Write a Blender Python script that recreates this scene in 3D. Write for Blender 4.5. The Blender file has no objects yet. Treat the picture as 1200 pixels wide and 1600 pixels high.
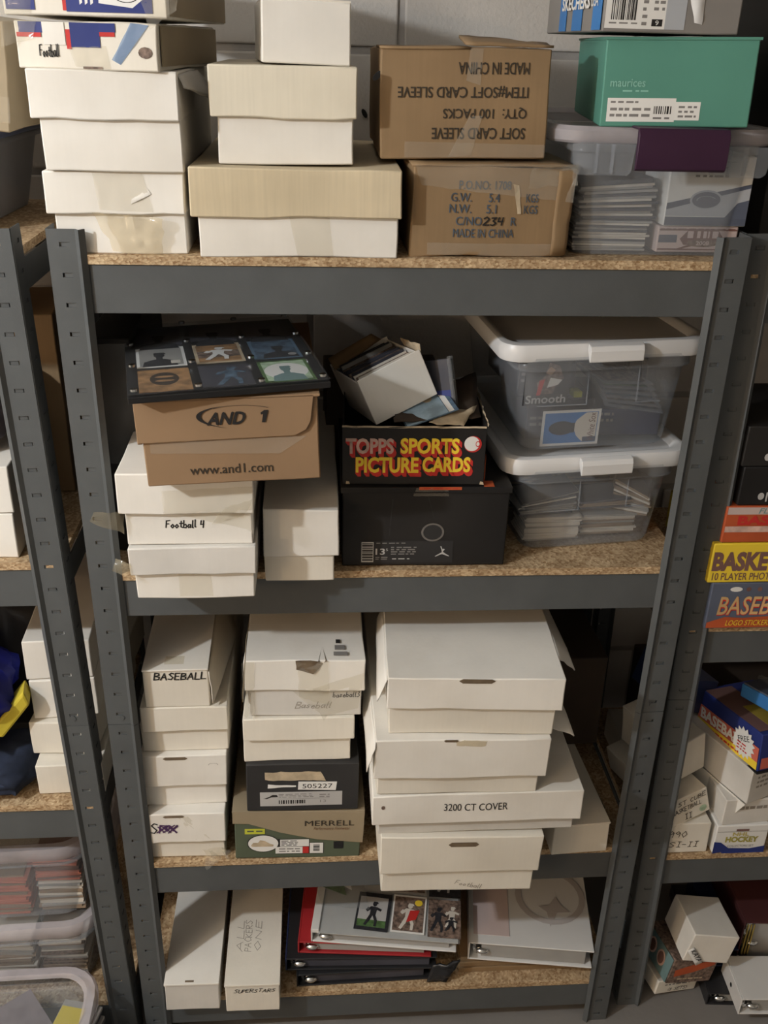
import bpy, bmesh, math, random
from mathutils import Vector, Matrix, noise, Euler
PI = math.pi
random.seed(7)
S = bpy.context.scene
COL = S.collection

# ------------------------------------------------------------------ camera, world, light, exposure
cam_d = bpy.data.cameras.new('camera')
cam = bpy.data.objects.new('camera', cam_d); COL.objects.link(cam)
cam_d.sensor_fit = 'VERTICAL'; cam_d.sensor_height = 36.0; cam_d.sensor_width = 27.0
cam_d.lens = 1499.66 / 1600 * 36.0
cam_d.clip_start = 0.05
_r, _u, _b = Vector((.9974, -.0683, .0242)), Vector((.0082, .4390, .8985)), Vector((-.0720, -.8959, .4384))
cam.matrix_world = Matrix(((_r.x, _u.x, _b.x, -.1212), (_r.y, _u.y, _b.y, -1.2423), (_r.z, _u.z, _b.z, 1.739), (0, 0, 0, 1)))
S.camera = cam

W = bpy.data.worlds.new('world'); S.world = W; W.use_nodes = True
W.node_tree.nodes['Background'].inputs[0].default_value = (.9, .92, 1, 1)
W.node_tree.nodes['Background'].inputs[1].default_value = 0.0

ld = bpy.data.lights.new('basement_bulb', 'POINT')
ld.energy = 81; ld.color = (.93, .97, 1.0); ld.shadow_soft_size = .035
lo = bpy.data.objects.new('basement_bulb', ld); COL.objects.link(lo); lo.location = (-1.5, -1.02, 2.05)
lw = bpy.data.lights.new('warm_far_bulb', 'POINT')          # a second, warmer bulb across the basement
lw.energy = 46; lw.color = (1, .70, .42); lw.shadow_soft_size = .045
lwo = bpy.data.objects.new('warm_far_bulb', lw); COL.objects.link(lwo); lwo.location = (-2.75, -2.9, 2.1)

S.view_settings.view_transform = 'Standard'
S.view_settings.look = 'None'
S.view_settings.gamma = 1.0
S.view_settings.use_curve_mapping = False
S.view_settings.exposure = 0.0
S.cycles.use_denoising = True
S.cycles.max_bounces = 8
S.cycles.transparent_max_bounces = 16

# ------------------------------------------------------------------ materials
def newmat(name):
    m = bpy.data.materials.new(name); m.use_nodes = True
    nt = m.node_tree
    for n in list(nt.nodes): nt.nodes.remove(n)
    out = nt.nodes.new('ShaderNodeOutputMaterial')
    return m, nt, out
def nd(nt, t, **kw):
    n = nt.nodes.new(t)
    for k, v in kw.items(): setattr(n, k, v)
    return n
def coords(nt, scale=(1, 1, 1)):
    tc = nd(nt, 'ShaderNodeTexCoord'); oi = nd(nt, 'ShaderNodeObjectInfo')
    add = nd(nt, 'ShaderNodeVectorMath', operation='ADD')
    mp = nd(nt, 'ShaderNodeMapping'); mp.inputs['Scale'].default_value = scale
    mul = nd(nt, 'ShaderNodeMath', operation='MULTIPLY'); mul.inputs[1].default_value = 37.0
    nt.links.new(oi.outputs['Random'], mul.inputs[0])
    nt.links.new(tc.outputs['Object'], add.inputs[0]); nt.links.new(mul.outputs[0], add.inputs[1])
    nt.links.new(add.outputs[0], mp.inputs[0])
    return mp.outputs[0]
def noise_ramp(nt, vec, scale, c0, c1, p0=.35, p1=.65, detail=4):
    n = nd(nt, 'ShaderNodeTexNoise'); n.inputs['Scale'].default_value = scale; n.inputs['Detail'].default_value = detail
    nt.links.new(vec, n.inputs['Vector'])
    r = nd(nt, 'ShaderNodeValToRGB')
    r.color_ramp.elements[0].position = p0; r.color_ramp.elements[1].position = p1
    r.color_ramp.elements[0].color = (*c0, 1); r.color_ramp.elements[1].color = (*c1, 1)
    nt.links.new(n.outputs['Fac'], r.inputs[0])
    return r.outputs[0], n
def mixc(nt, a, b, fac, mode='MIX'):
    m = nd(nt, 'ShaderNodeMix', data_type='RGBA', blend_type=mode)
    if isinstance(fac, float): m.inputs[0].default_value = fac
    else: nt.links.new(fac, m.inputs[0])
    for i, v in ((6, a), (7, b)):
        if isinstance(v, tuple): m.inputs[i].default_value = (*v, 1)
        else: nt.links.new(v, m.inputs[i])
    return m.outputs[2]
def mat(name, c, rough=.7, var=.12, scale=9, metal=0.0, spec=.3, stain=None, stain_amt=.35, streak=0.0, bump=0.0, bscale=250):
    m, nt, out = newmat(name)
    b = nd(nt, 'ShaderNodeBsdfPrincipled'); nt.links.new(b.outputs[0], out.inputs[0])
    b.inputs['Roughness'].default_value = rough; b.inputs['Metallic'].default_value = metal
    b.inputs['Specular IOR Level'].default_value = spec
    v = coords(nt)
    lo_ = tuple(x * (1 - var) for x in c); hi = tuple(min(1, x * (1 + var * .6)) for x in c)
    col, n1 = noise_ramp(nt, v, scale, lo_, hi)
    if stain:
        sf, _ = noise_ramp(nt, v, scale * .55, (0, 0, 0), (stain_amt,) * 3, .5, .72, 6)
        col = mixc(nt, col, stain, sf)
    if streak:
        v2 = coords(nt, (1, 1, .03))
        sk, _ = noise_ramp(nt, v2, 220, (1 - streak,) * 3, (1, 1, 1), .3, .7, 2)
        col = mixc(nt, col, sk, 1.0, 'MULTIPLY')
    nt.links.new(col, b.inputs['Base Color'])
    if bump:
        n2 = nd(nt, 'ShaderNodeTexNoise'); n2.inputs['Scale'].default_value = bscale; n2.inputs['Detail'].default_value = 3
        nt.links.new(v, n2.inputs['Vector'])
        bp = nd(nt, 'ShaderNodeBump'); bp.inputs['Strength'].default_value = bump; bp.inputs['Distance'].default_value = .002
        nt.links.new(n2.outputs['Fac'], bp.inputs['Height']); nt.links.new(bp.outputs[0], b.inputs['Normal'])
    return m
def clear(name, tint, opac, body, rough=.18, spec=.5, sheen_scale=0):
    """thin plastic: mostly see-through, with a hazy skin"""
    m, nt, out = newmat(name)
    t = nd(nt, 'ShaderNodeBsdfTransparent'); t.inputs[0].default_value = (*tint, 1)
    b = nd(nt, 'ShaderNodeBsdfPrincipled'); b.inputs['Base Color'].default_value = (*body, 1)
    b.inputs['Roughness'].default_value = rough; b.inputs['Specular IOR Level'].default_value = spec
    mx = nd(nt, 'ShaderNodeMixShader')
    v = coords(nt)
    f, _ = noise_ramp(nt, v, 14 if not sheen_scale else sheen_scale, (opac * .8,) * 3, (opac * 1.2,) * 3, .3, .7)
    nt.links.new(f, mx.inputs[0])
    nt.links.new(t.outputs[0], mx.inputs[1]); nt.links.new(b.outputs[0], mx.inputs[2]); nt.links.new(mx.outputs[0], out.inputs[0])
    return m
GRIME = (.50, .43, .33)
WHITE = mat('white_cardboard', (.80, .77, .71), var=.05, stain=GRIME, stain_amt=.28, streak=.015, bump=.08, bscale=120)
CREAM = mat('cream_cardboard', (.76, .715, .625), var=.05, stain=GRIME, stain_amt=.25, streak=.025, bump=.08, bscale=120)
CREAML = mat('cream_lid_cardboard', (.75, .69, .56), var=.06, stain=GRIME, stain_amt=.3, streak=.05, bump=.08, bscale=120)
TAN = mat('yellowed_cardboard', (.66, .56, .39), var=.09, stain=(.45, .36, .22), stain_amt=.3, streak=.09, bump=.08, bscale=120)
GREYW = mat('greyed_white_cardboard', (.68, .655, .61), var=.08, stain=(.4, .36, .3), stain_amt=.35, streak=.02, bump=.1, bscale=120)
KRAFT = mat('brown_corrugated_cardboard', (.28, .185, .098), var=.1, stain=(.19, .12, .062), stain_amt=.4, streak=.06, bump=.1, bscale=100)
KRAFT2 = mat('light_kraft_board', (.29, .185, .105), var=.07, stain=(.3, .19, .1), stain_amt=.3, bump=.05, bscale=150)
KRAFT3 = mat('dull_kraft_board', (.31, .25, .165), var=.07, bump=.05, bscale=150)
HOLE = mat('cut_board_and_hole_shade', (.17, .125, .08), var=.2, scale=60)  # inner board brown that also carries the painted shade inside holes
RAW = mat('torn_board_edge', (.52, .42, .29), var=.2, scale=60)
STEEL = mat('grey_enamelled_steel', (.092, .098, .100), rough=.55, var=.06, scale=20, spec=.35, stain=(.07, .074, .075), stain_amt=.4, bump=.05, bscale=500)
CHROME = mat('chrome', (.75, .75, .74), rough=.16, var=.05, metal=1.0)
BLACKB = mat('black_box_board', (.013, .012, .012), rough=.5, var=.2, stain=(.05, .045, .04), stain_amt=.25, spec=.35)
CHAR = mat('charcoal_box_board', (.033, .032, .032), rough=.55, var=.15)
BLACKP = mat('black_plastic', (.012, .012, .013), rough=.3, var=.2, spec=.5)
INK = mat('black_ink', (.02, .018, .017), rough=.8, var=.1)
INKB = mat('brown_black_print', (.045, .035, .025), rough=.8, var=.1)
INKBLUE = mat('blue_grey_stamp_ink', (.075, .095, .12), rough=.8, var=.3, scale=60)
PENCIL = mat('faint_pencil', (.30, .27, .23), rough=.9, var=.2)
PURPLE_INK = mat('purple_marker', (.07, .03, .09), rough=.8)
PAPER = mat('white_label_paper', (.76, .75, .72), rough=.6, var=.04)
GPAPER = mat('grey_label_paper', (.47, .46, .45), rough=.6, var=.06)
LINE = mat('grey_print', (.22, .21, .2), rough=.8)
YEL = mat('yellow_print', (.85, .62, .05), rough=.5, var=.06)
CREAMP = mat('worn_pink_print', (.66, .45, .38), rough=.5, var=.25, scale=60)
RED = mat('red_print', (.55, .035, .03), rough=.5, var=.1)
ORANGE = mat('orange_red_board', (.50, .10, .035), rough=.5, var=.15)
BLUEP = mat('navy_print', (.025, .04, .19), rough=.45, var=.1)
SKYB = mat('bright_blue_print', (.045, .19, .48), rough=.5, var=.06)
TEAL = mat('teal_box_board', (.10, .285, .22), rough=.55, var=.04)
TEALW = mat('pale_teal_print', (.25, .5, .42), rough=.6)
TEALD = mat('dusty_teal_board', (.16, .25, .25), rough=.6, var=.15)
OLIVE = mat('olive_green_board', (.095, .115, .075), rough=.6, var=.08)
LIME = mat('yellow_green_sticker', (.55, .58, .06), rough=.6)
GREYBOX = mat('mid_grey_board', (.24, .225, .21), rough=.6, var=.06)
SILVER = mat('silver_grey_print', (.42, .44, .47), rough=.5, var=.08)
SLATE = mat('slate_blue_print', (.10, .115, .16), rough=.5, var=.15)
MAROON = mat('brown_maroon_print', (.19, .10, .085), rough=.55, var=.15)
PINK = mat('pale_pink_board', (.60, .48, .45), rough=.6, var=.08)
PURPLE = mat('dark_purple_plastic', (.046, .017, .042), rough=.45, var=.1)
WPLAST = mat('white_plastic', (.74, .74, .74), rough=.35, var=.03, spec=.5)
SKIN = mat('tan_print', (.40, .24, .15), rough=.6, var=.2, scale=80)
DARKP = mat('dark_figure_print', (.03, .03, .035), rough=.6, var=.4, scale=120)
GREENP = mat('grass_green_print', (.09, .17, .06), rough=.6, var=.4, scale=90)
GREENL = mat('mint_print', (.42, .55, .38), rough=.6, var=.25, scale=90)
WARMP = mat('amber_print', (.36, .2, .09), rough=.6, var=.4, scale=60)
BLUEG = mat('hazy_blue_print', (.09, .14, .2), rough=.6, var=.4, scale=80)
MUDP = mat('mixed_brown_print', (.2, .14, .11), rough=.6, var=.6, scale=150)
CARDW = mat('white_card_stock', (.70, .65, .57), rough=.5, var=.08)
CARDG = mat('grey_card_stock', (.36, .35, .33), rough=.45, var=.1)
CARDB = mat('brown_card_stock', (.30, .22, .15), rough=.5, var=.15)
CARDO = mat('salmon_card_stock', (.60, .20, .135), rough=.5, var=.12)
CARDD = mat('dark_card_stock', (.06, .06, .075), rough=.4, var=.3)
BLUEV = mat('navy_vinyl', (.018, .028, .075), rough=.35, var=.1, spec=.5)
REDV = mat('red_vinyl', (.36, .022, .026), rough=.4, var=.08, spec=.5)
WHITEV = mat('white_vinyl', (.68, .67, .65), rough=.4, var=.04, spec=.5)
BLACKV = mat('black_vinyl', (.02, .02, .022), rough=.35, var=.1, spec=.5)
BLUEF = mat('royal_blue_nylon', (.012, .02, .30), rough=.6, var=.2, scale=20)
YELF = mat('yellow_nylon', (.62, .50, .05), rough=.6, var=.1)
REDF = mat('red_nylon', (.42, .03, .02), rough=.6, var=.1)
DENIM = mat('dark_blue_cloth', (.022, .03, .055), rough=.9, var=.3, scale=40)
GREYF = mat('mauve_grey_cloth', (.20, .175, .19), rough=.9, var=.15, scale=30)
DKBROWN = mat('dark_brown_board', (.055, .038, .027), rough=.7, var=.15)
TUBC = clear('clear_tub_plastic', (.93, .94, .95), .15, (.55, .57, .6))
TUBH = clear('hazy_tub_plastic', (.9, .91, .93), .26, (.5, .53, .57))
LIDC = clear('cloudy_lid_plastic', (.9, .88, .9), .5, (.62, .58, .61), rough=.22)
TAPE = clear('clear_packing_tape', (.98, .97, .94), .15, (.70, .66, .58), rough=.12, spec=.6)
TAPEY = clear('yellowed_packing_tape', (.96, .92, .84), .27, (.62, .54, .38), rough=.14, spec=.6)
TAPEB = clear('bluish_tape', (.6, .7, .85), .6, (.24, .34, .52), rough=.2, spec=.6)
PLATEF = clear('clear_plate_plastic', (.9, .91, .92), .035, (.5, .5, .5), rough=.1)
FILM = clear('clear_film', (.95, .96, .97), .16, (.5, .52, .52), rough=.1, spec=.6)

def osb():
    m, nt, out = newmat('particle_board')
    b = nd(nt, 'ShaderNodeBsdfPrincipled'); b.inputs['Roughness'].default_value = .8; nt.links.new(b.outputs[0], out.inputs[0])
    v = coords(nt, (1, 1, 1.6))
    vo = nd(nt, 'ShaderNodeTexVoronoi'); vo.inputs['Scale'].default_value = 260; nt.links.new(v, vo.inputs['Vector'])
    r = nd(nt, 'ShaderNodeValToRGB'); nt.links.new(vo.outputs['Color'], r.inputs[0])
    e = r.color_ramp.elements; e[0].position = .1; e[0].color = (.30, .18, .085, 1); e[1].position = .9; e[1].color = (.66, .50, .31, 1)
    n, _ = noise_ramp(nt, v, 35, (.75, .72, .68), (1, 1, 1))
    nt.links.new(mixc(nt, r.outputs[0], n, 1.0, 'MULTIPLY'), b.inputs['Base Color'])
    bp = nd(nt, 'ShaderNodeBump'); bp.inputs['Strength'].default_value = .3; bp.inputs['Distance'].default_value = .002
    nt.links.new(vo.outputs['Distance'], bp.inputs['Height']); nt.links.new(bp.outputs[0], b.inputs['Normal'])
    return m
OSB = osb()
CONC = mat('grey_concrete_block', (.58, .55, .515), rough=.9, var=.1, scale=5, stain=(.36, .34, .32), stain_amt=.5, bump=.5, bscale=160)
MORTAR = mat('mortar', (.40, .38, .36), rough=.95, var=.12, scale=14, bump=.4, bscale=200)
FLOORM = mat('concrete_floor', (.22, .205, .19), rough=.85, var=.14, scale=4, stain=(.13, .12, .11), stain_amt=.5, bump=.2, bscale=120)
PAINT = mat('dull_wall_paint', (.70, .67, .62), rough=.9, var=.06, scale=2)

# ------------------------------------------------------------------ building helpers
def link(name, me, mats, parent=None):
    o = bpy.data.objects.new(name, me); COL.objects.link(o)
    if not isinstance(mats, (list, tuple)): mats = [mats]
    if not len(me.materials):
        for m in mats: me.materials.append(m)
    if parent: o.parent = parent
    return o
def smooth(me, ang=35):
    me.polygons.foreach_set('use_smooth', [True] * len(me.polygons))
    me.set_sharp_from_angle(angle=math.radians(ang))
def bevel(o, w, seg=2):
    b = o.modifiers.new('bevel', 'BEVEL'); b.width = w; b.segments = seg; b.limit_method = 'ANGLE'; b.angle_limit = math.radians(40)
    return o
def solid(o, t, off=-1):
    s = o.modifiers.new('solid', 'SOLIDIFY'); s.thickness = t; s.offset = off
    return o
def tag(o, label, cat, group=None, kind=None):
    o['label'] = label; o['category'] = cat
    if group: o['group'] = group
    if kind: o['kind'] = kind
    return o
def thing(name, label, cat, loc, rot=(0, 0, 0), group=None):
    """Empty at the base; rot in degrees (x, y, z)"""
    o = bpy.data.objects.new(name, None); COL.objects.link(o)
    o.empty_display_size = .05
    o.location = loc; o.rotation_euler = tuple(math.radians(a) for a in rot)
    return tag(o, label, cat, group)
class MB:
    def __init__(s): s.v = []; s.f = []; s.m = []
    def poly(s, pts, m=0):
        n = len(s.v); s.v += [tuple(p) for p in pts]; s.f.append(tuple(range(n, n + len(pts)))); s.m.append(m); return s
    def box(s, x0, x1, y0, y1, z0, z1, m=0, M_=None):
        n = len(s.v)
        c = [(x, y, z) for z in (z0, z1) for y in (y0, y1) for x in (x0, x1)]
        if M_ is not None: c = [tuple(M_ @ Vector(p)) for p in c]
        s.v += c
        for f in ((0, 2, 3, 1), (4, 5, 7, 6), (0, 1, 5, 4), (2, 6, 7, 3), (0, 4, 6, 2), (1, 3, 7, 5)):
            s.f.append(tuple(n + i for i in f)); s.m.append(m)
        return s
    def prism(s, pts, ax, a0, a1, m=0):
        """2D outline pts extruded along ax (0,1,2) from a0 to a1"""
        def P(p, a):
            q = list(p); q.insert(ax, a); return tuple(q)
        n = len(s.v); k = len(pts)
        s.v += [P(p, a0) for p in pts] + [P(p, a1) for p in pts]
        s.f.append(tuple(n + i for i in range(k))); s.f.append(tuple(n + k + i for i in reversed(range(k)))); s.m += [m, m]
        for i in range(k):
            j = (i + 1) % k; s.f.append((n + i, n + k + i, n + k + j, n + j)); s.m.append(m)
        return s
    def mesh(s, name):
        me = bpy.data.meshes.new(name); me.from_pydata(s.v, [], s.f)
        me.polygons.foreach_set('material_index', s.m)
        bm = bmesh.new(); bm.from_mesh(me); bmesh.ops.recalc_face_normals(bm, faces=bm.faces); bm.to_mesh(me); bm.free()
        return me
    def build(s, name, mats, parent=None, bev=0, sm=False):
        me = s.mesh(name)
        if sm: smooth(me)
        o = link(name, me, mats, parent)
        if bev: bevel(o, bev)
        return o
_seed = [0]
def softbox(name, m, parent, x0, x1, y0, y1, z0, z1, amp=.0012, bev=.0018, cuts=5, wave=0.0, sag=0.0, freq=12):
    """cardboard volume: slightly bowed and dented faces, worn edges"""
    _seed[0] += 1; sd = Vector((_seed[0] * 3.7, _seed[0] * 1.3, 0))
    bm = bmesh.new(); bmesh.ops.create_cube(bm, size=1)
    bmesh.ops.subdivide_edges(bm, edges=bm.edges[:], cuts=cuts, use_grid_fill=True)
    for v in bm.verts:
        u = v.co + Vector((.5, .5, .5))
        p = Vector((x0 + (x1 - x0) * u.x, y0 + (y1 - y0) * u.y, z0 + (z1 - z0) * u.z))
        nv = noise.noise_vector(p * freq + sd)
        q = p + nv * amp
        if wave and u.z < .01: q.z += noise.noise(p * 60 + sd) * wave
        if sag and u.z > .99: q.z -= sag * (1 - (2 * u.x - 1) ** 2) * (1 - (2 * u.y - 1) ** 2)
        v.co = q
    me = bpy.data.meshes.new(name); bm.to_mesh(me); bm.free()
    smooth(me, 30)
    return bevel(link(name, me, m, parent), bev)
def patch(name, m, parent, p00, p10, p01, p11, nx=8, ny=6, amp=.002, bulge=0.0, freq=40, thick=0, edge=.0, edge_free=False):
    """thin crumpled sheet over four corners"""
    _seed[0] += 1; sd = Vector((_seed[0] * 2.1, 0, _seed[0]))
    p00, p10, p01, p11 = map(Vector, (p00, p10, p01, p11))
    n = (p10 - p00).cross(p01 - p00).normalized()
    mb = MB(); idx = {}; base = []
    for j in range(ny + 1):
        for i in range(nx + 1):
            u, v = i / nx, j / ny
            p = (p00 * (1 - u) + p10 * u) * (1 - v) + (p01 * (1 - u) + p11 * u) * v
            base.append(p.y)
            p = p + n * (abs(noise.noise(p * freq + sd)) * amp * 2 + bulge * 4 * u * (1 - u) * 4 * v * (1 - v) / 4)
            if edge and (i in (0, nx) or j in (0, ny)): p = p + noise.noise_vector(p * 70 + sd) * edge
            idx[i, j] = len(mb.v); mb.v.append(tuple(p))
    for j in range(ny):
        for i in range(nx):
            mb.f.append((idx[i, j], idx[i + 1, j], idx[i + 1, j + 1], idx[i, j + 1])); mb.m.append(0)
    me = bpy.data.meshes.new(name); me.from_pydata(mb.v, [], mb.f); smooth(me, 60)
    o = link(name, me, m, parent)
    if thick: solid(o, thick)
    if name in ('tape', 'torn_paper', 'torn_strip', 'scuff') and not edge_free: DRAPE.append((o, base))
    return o
FR = Matrix(((1, 0, 0), (0, 0, -1), (0, 1, 0))).to_4x4()      # text plane (x,y) -> front plane (x,z), facing -y
def text(s, parent, x, z, w, h, m, y=-.0008, bold=0.0, shear=0.0, rot=0.0, flip=False, T=None, name='lettering', lines=1.0, ext=.0002):
    """lettering fitted to w x h, centred at (x,z) on the plane y; T = other plane matrix"""
    bb = 0.0
    if bold and any(c in s for c in 'MNW#m'): bb, bold = bold, 0.0
    cu = bpy.data.curves.new(name, 'FONT'); cu.body = s; cu.size = 1; cu.offset = bold; cu.shear = shear; cu.extrude = 0
    cu.align_x = 'CENTER'; cu.space_line = lines; cu.resolution_u = 3
    o = bpy.data.objects.new('t', cu)
    me = bpy.data.meshes.new_from_object(o); bpy.data.objects.remove(o); bpy.data.curves.remove(cu)
    xs = [v.co.x for v in me.vertices]; ys = [v.co.y for v in me.vertices]
    if not xs: return None
    cx, cy = (min(xs) + max(xs)) / 2, (min(ys) + max(ys)) / 2
    sx, sy = w / max(1e-6, max(xs) - min(xs)), h / max(1e-6, max(ys) - min(ys))
    if flip: rot += 180
    A = Matrix.Rotation(math.radians(rot), 4, 'Z') @ Matrix.Diagonal((sx, sy, 1, 1)) @ Matrix.Translation((-cx, -cy, 0))
    base = T if T is not None else Matrix.Translation((x, y, z)) @ FR
    me.transform(base @ A)
    if bb:      # heavier strokes: the same outline laid down again with small shifts
        bm = bmesh.new(); bm.from_mesh(me)
        k = bb * min(sx, sy * 1.2)
        for q, (ax, az) in enumerate(((k, 0), (-k, 0), (0, k), (0, -k))):
            m2 = me.copy(); m2.transform(base @ Matrix.Translation((ax, az, .00012 * (q + 1))) @ base.inverted()); bm.from_mesh(m2); bpy.data.meshes.remove(m2)
        bm.to_mesh(me); bm.free()
    me.materials.clear()
    o = link(name, me, m, parent)
    if T is None: DRAPE.append((o, None))
    return o
DRAPE = []
# single-stroke hand lettering ------------------------------------------------
G = {
 'A': [[(0, 0), (.3, 1), (.6, 0)], [(.12, .38), (.5, .38)]], 'B': [[(0, 0), (0, 1), (.4, .95), (.45, .7), (.05, .53), (.5, .4), (.48, .08), (0, 0)]],
 'S': [[(.5, .88), (.25, 1), (.05, .8), (.25, .55), (.48, .3), (.3, 0), (0, .1)]], 'E': [[(.45, 1), (0, 1), (0, 0), (.45, 0)], [(0, .52), (.36, .52)]],
 'L': [[(0, 1), (0, 0), (.45, 0)]], 'F': [[(.5, 1), (.02, .95), (0, 0)], [(0, .5), (.38, .52)]], 'P': [[(0, 0), (0, 1), (.42, .9), (.4, .55), (.02, .5)]],
 'X': [[(0, 0), (.5, 1)], [(0, 1), (.5, 0)]], 'U': [[(0, 1), (.02, .15), (.25, 0), (.45, .15), (.47, 1)]], 'R': [[(0, 0), (0, 1), (.42, .88), (.38, .55), (.03, .5), (.5, 0)]],
 'T': [[(0, 1), (.52, 1)], [(.26, 1), (.26, 0)]], 'I': [[(.05, 1), (.35, 1)], [(.2, 1), (.2, 0)], [(.05, 0), (.35, 0)]], 'K': [[(0, 0), (0, 1)], [(.45, 1), (.02, .45), (.5, 0)]],
 'C': [[(.5, .85), (.25, 1), (.02, .5), (.25, 0), (.5, .15)]], 'N': [[(0, 0), (0, 1), (.48, 0), (.48, 1)]], 'O': [[(.25, 1), (.0, .5), (.25, 0), (.5, .5), (.25, 1)]],
 'Y': [[(0, 1), (.25, .5), (.5, 1)], [(.25, .5), (.25, 0)]], 'H': [[(0, 0), (0, 1)], [(.5, 0), (.5, 1)], [(0, .5), (.5, .5)]], 'D': [[(0, 0), (0, 1), (.4, .85), (.48, .4), (.3, .05), (0, 0)]],
 'o': [[(.22, .5), (0, .25), (.2, 0), (.42, .25), (.22, .5)]], 't': [[(.2, .85), (.18, .1), (.4, .02)], [(.0, .55), (.4, .57)]], 'b': [[(0, 1), (0, .05), (.3, 0), (.4, .25), (.25, .48), (0, .35)]],
 'a': [[(.38, .45), (.12, .48), (0, .2), (.15, 0), (.36, .2), (.38, .48), (.42, 0)]], 'l': [[(.05, 1), (.05, .05), (.18, 0)]], 's': [[(.35, .42), (.15, .5), (.05, .35), (.3, .18), (.2, 0), (0, .05)]],
 'e': [[(.02, .25), (.38, .28), (.28, .48), (.08, .4), (.05, .12), (.25, 0), (.4, .08)]], 'r': [[(0, .5), (.03, 0)], [(.03, .3), (.2, .5), (.34, .42)]], 'p': [[(0, .48), (0, -.4)], [(0, .4), (.3, .48), (.36, .2), (.15, 0), (0, .08)]],
 'u': [[(0, .5), (.03, .05), (.25, .0), (.38, .45)], [(.38, .5), (.4, 0)]], 'n': [[(0, .5), (.02, 0)], [(.02, .3), (.22, .5), (.36, .35), (.38, 0)]], 'i': [[(.06, .5), (.06, 0)], [(.06, .7), (.08, .74)]],
 'd': [[(.38, 1), (.38, 0)], [(.38, .4), (.12, .48), (0, .2), (.15, 0), (.38, .15)]], 'k': [[(0, 1), (0, 0)], [(.32, .5), (.02, .22), (.36, 0)]],
 '4': [[(.05, 1), (.0, .45), (.42, .5)], [(.38, 1), (.36, 0)]], '3': [[(0, .95), (.4, 1), (.15, .58), (.42, .3), (.2, 0), (0, .08)]], '2': [[(0, .8), (.2, 1), (.42, .75), (0, .02), (.48, .05)]],
 '1': [[(.1, .85), (.2, 1), (.2, 0)]], '9': [[(.4, .75), (.2, 1), (0, .72), (.2, .5), (.4, .75), (.38, .0)]], '0': [[(.22, 1), (0, .5), (.22, 0), (.42, .5), (.22, 1)]],
 '8': [[(.22, .52), (.02, .78), (.22, 1), (.4, .78), (.22, .52), (0, .22), (.22, 0), (.42, .22), (.22, .52)]], '-': [[(0, .5), (.35, .5)]], '.': [[(.05, .0), (.1, .03)]], '(': [[(.25, 1.05), (.05, .5), (.25, -.05)]], ')': [[(.0, 1.05), (.2, .5), (.0, -.05)]], ' ': [],
}
def hand(s, parent, x, z, w, h, m, y=-.0009, th=.0011, slant=.1, drift=0.0, flip=False, T=None, jit=.06, name='handwriting'):
    """hand-drawn strokes; x,z = left, baseline; w = whole width, h = cap height"""
    rnd = random.Random(s); segs = []; px = 0
    for ch in s:
        g = G.get(ch, []); wd = max([p[0] for st in g for p in st], default=.3)
        dy = rnd.uniform(-jit, jit); k = rnd.uniform(.92, 1.08)
        for st in g: segs.append([(px + p[0] * k + p[1] * slant, p[1] * k + dy) for p in st])
        px += wd + .16
    sx = w / max(px - .16, .1)
    base = T if T is not None else Matrix.Translation((x, y, z)) @ FR
    mb = MB()
    for st in segs:
        pts = [Vector((p[0] * sx, p[1] * h + drift * p[0] * sx, 0)) for p in st]
        if flip: pts = [Vector((w - p.x, h - p.y, 0)) for p in pts]
        for a, b in zip(pts, pts[1:]):
            d = (b - a)
            if d.length < 1e-6: continue
            d.normalize(); n = Vector((-d.y, d.x, 0)) * th / 2; e = d * th * .35
            mb.poly([base @ (a - n - e), base @ (b - n + e), base @ (b + n + e), base @ (a + n - e)])
    me = bpy.data.meshes.new(name); me.from_pydata(mb.v, [], mb.f)
    o = link(name, me, m, parent)
    if T is None: DRAPE.append((o, None))
    return o
def rect(parent, name, m, x0, x1, z0, z1, y=-.0007, t=.0005, sk=0.0):
    """flat label on the front plane"""
    if t > .001: return MB().prism([(x0, z0), (x1, z0 + sk), (x1, z1 + sk), (x0, z1)], 1, y, y + t).build(name, m, parent)
    nx, nz = max(1, int((x1 - x0) / .014)), max(1, int((z1 - z0) / .014)); mb = MB()
    for i in range(nx + 1):
        for j in range(nz + 1): mb.v.append((x0 + (x1 - x0) * i / nx, y, z0 + (z1 - z0) * j / nz + sk * i / nx))
    for i in range(nx):
        for j in range(nz): a = i * (nz + 1) + j; mb.f.append((a, a + nz + 1, a + nz + 2, a + 1)); mb.m.append(0)
    o = mb.build(name, m, parent); DRAPE.append((o, None)); return o
def shape(parent, name, m, pts, y=-.0007, t=.0005, T=None):
    if T is None:
        o = MB().poly([(p[0], y, p[1]) for p in pts]).build(name, m, parent); DRAPE.append((o, None))
        bm = bmesh.new(); bm.from_mesh(o.data); bmesh.ops.triangulate(bm, faces=bm.faces[:])
        for _ in range(4):      # fine enough to follow a bowed face
            le = [e for e in bm.edges if e.calc_length() > .012]
            if not le: break
            bmesh.ops.subdivide_edges(bm, edges=le, cuts=1); bmesh.ops.triangulate(bm, faces=bm.faces[:])
        bm.to_mesh(o.data); bm.free()
        return o
    o = MB().prism(pts, 2, 0, t); o.v = [tuple(T @ Vector(p)) for p in o.v]
    return o.build(name, m, parent)
def oval(cx, cz, rx, rz, n=28, rot=0):
    c, s = math.cos(rot), math.sin(rot)
    return [(cx + rx * math.cos(a) * c - rz * math.sin(a) * s, cz + rx * math.cos(a) * s + rz * math.sin(a) * c) for a in (2 * PI * i / n for i in range(n))]
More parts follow.
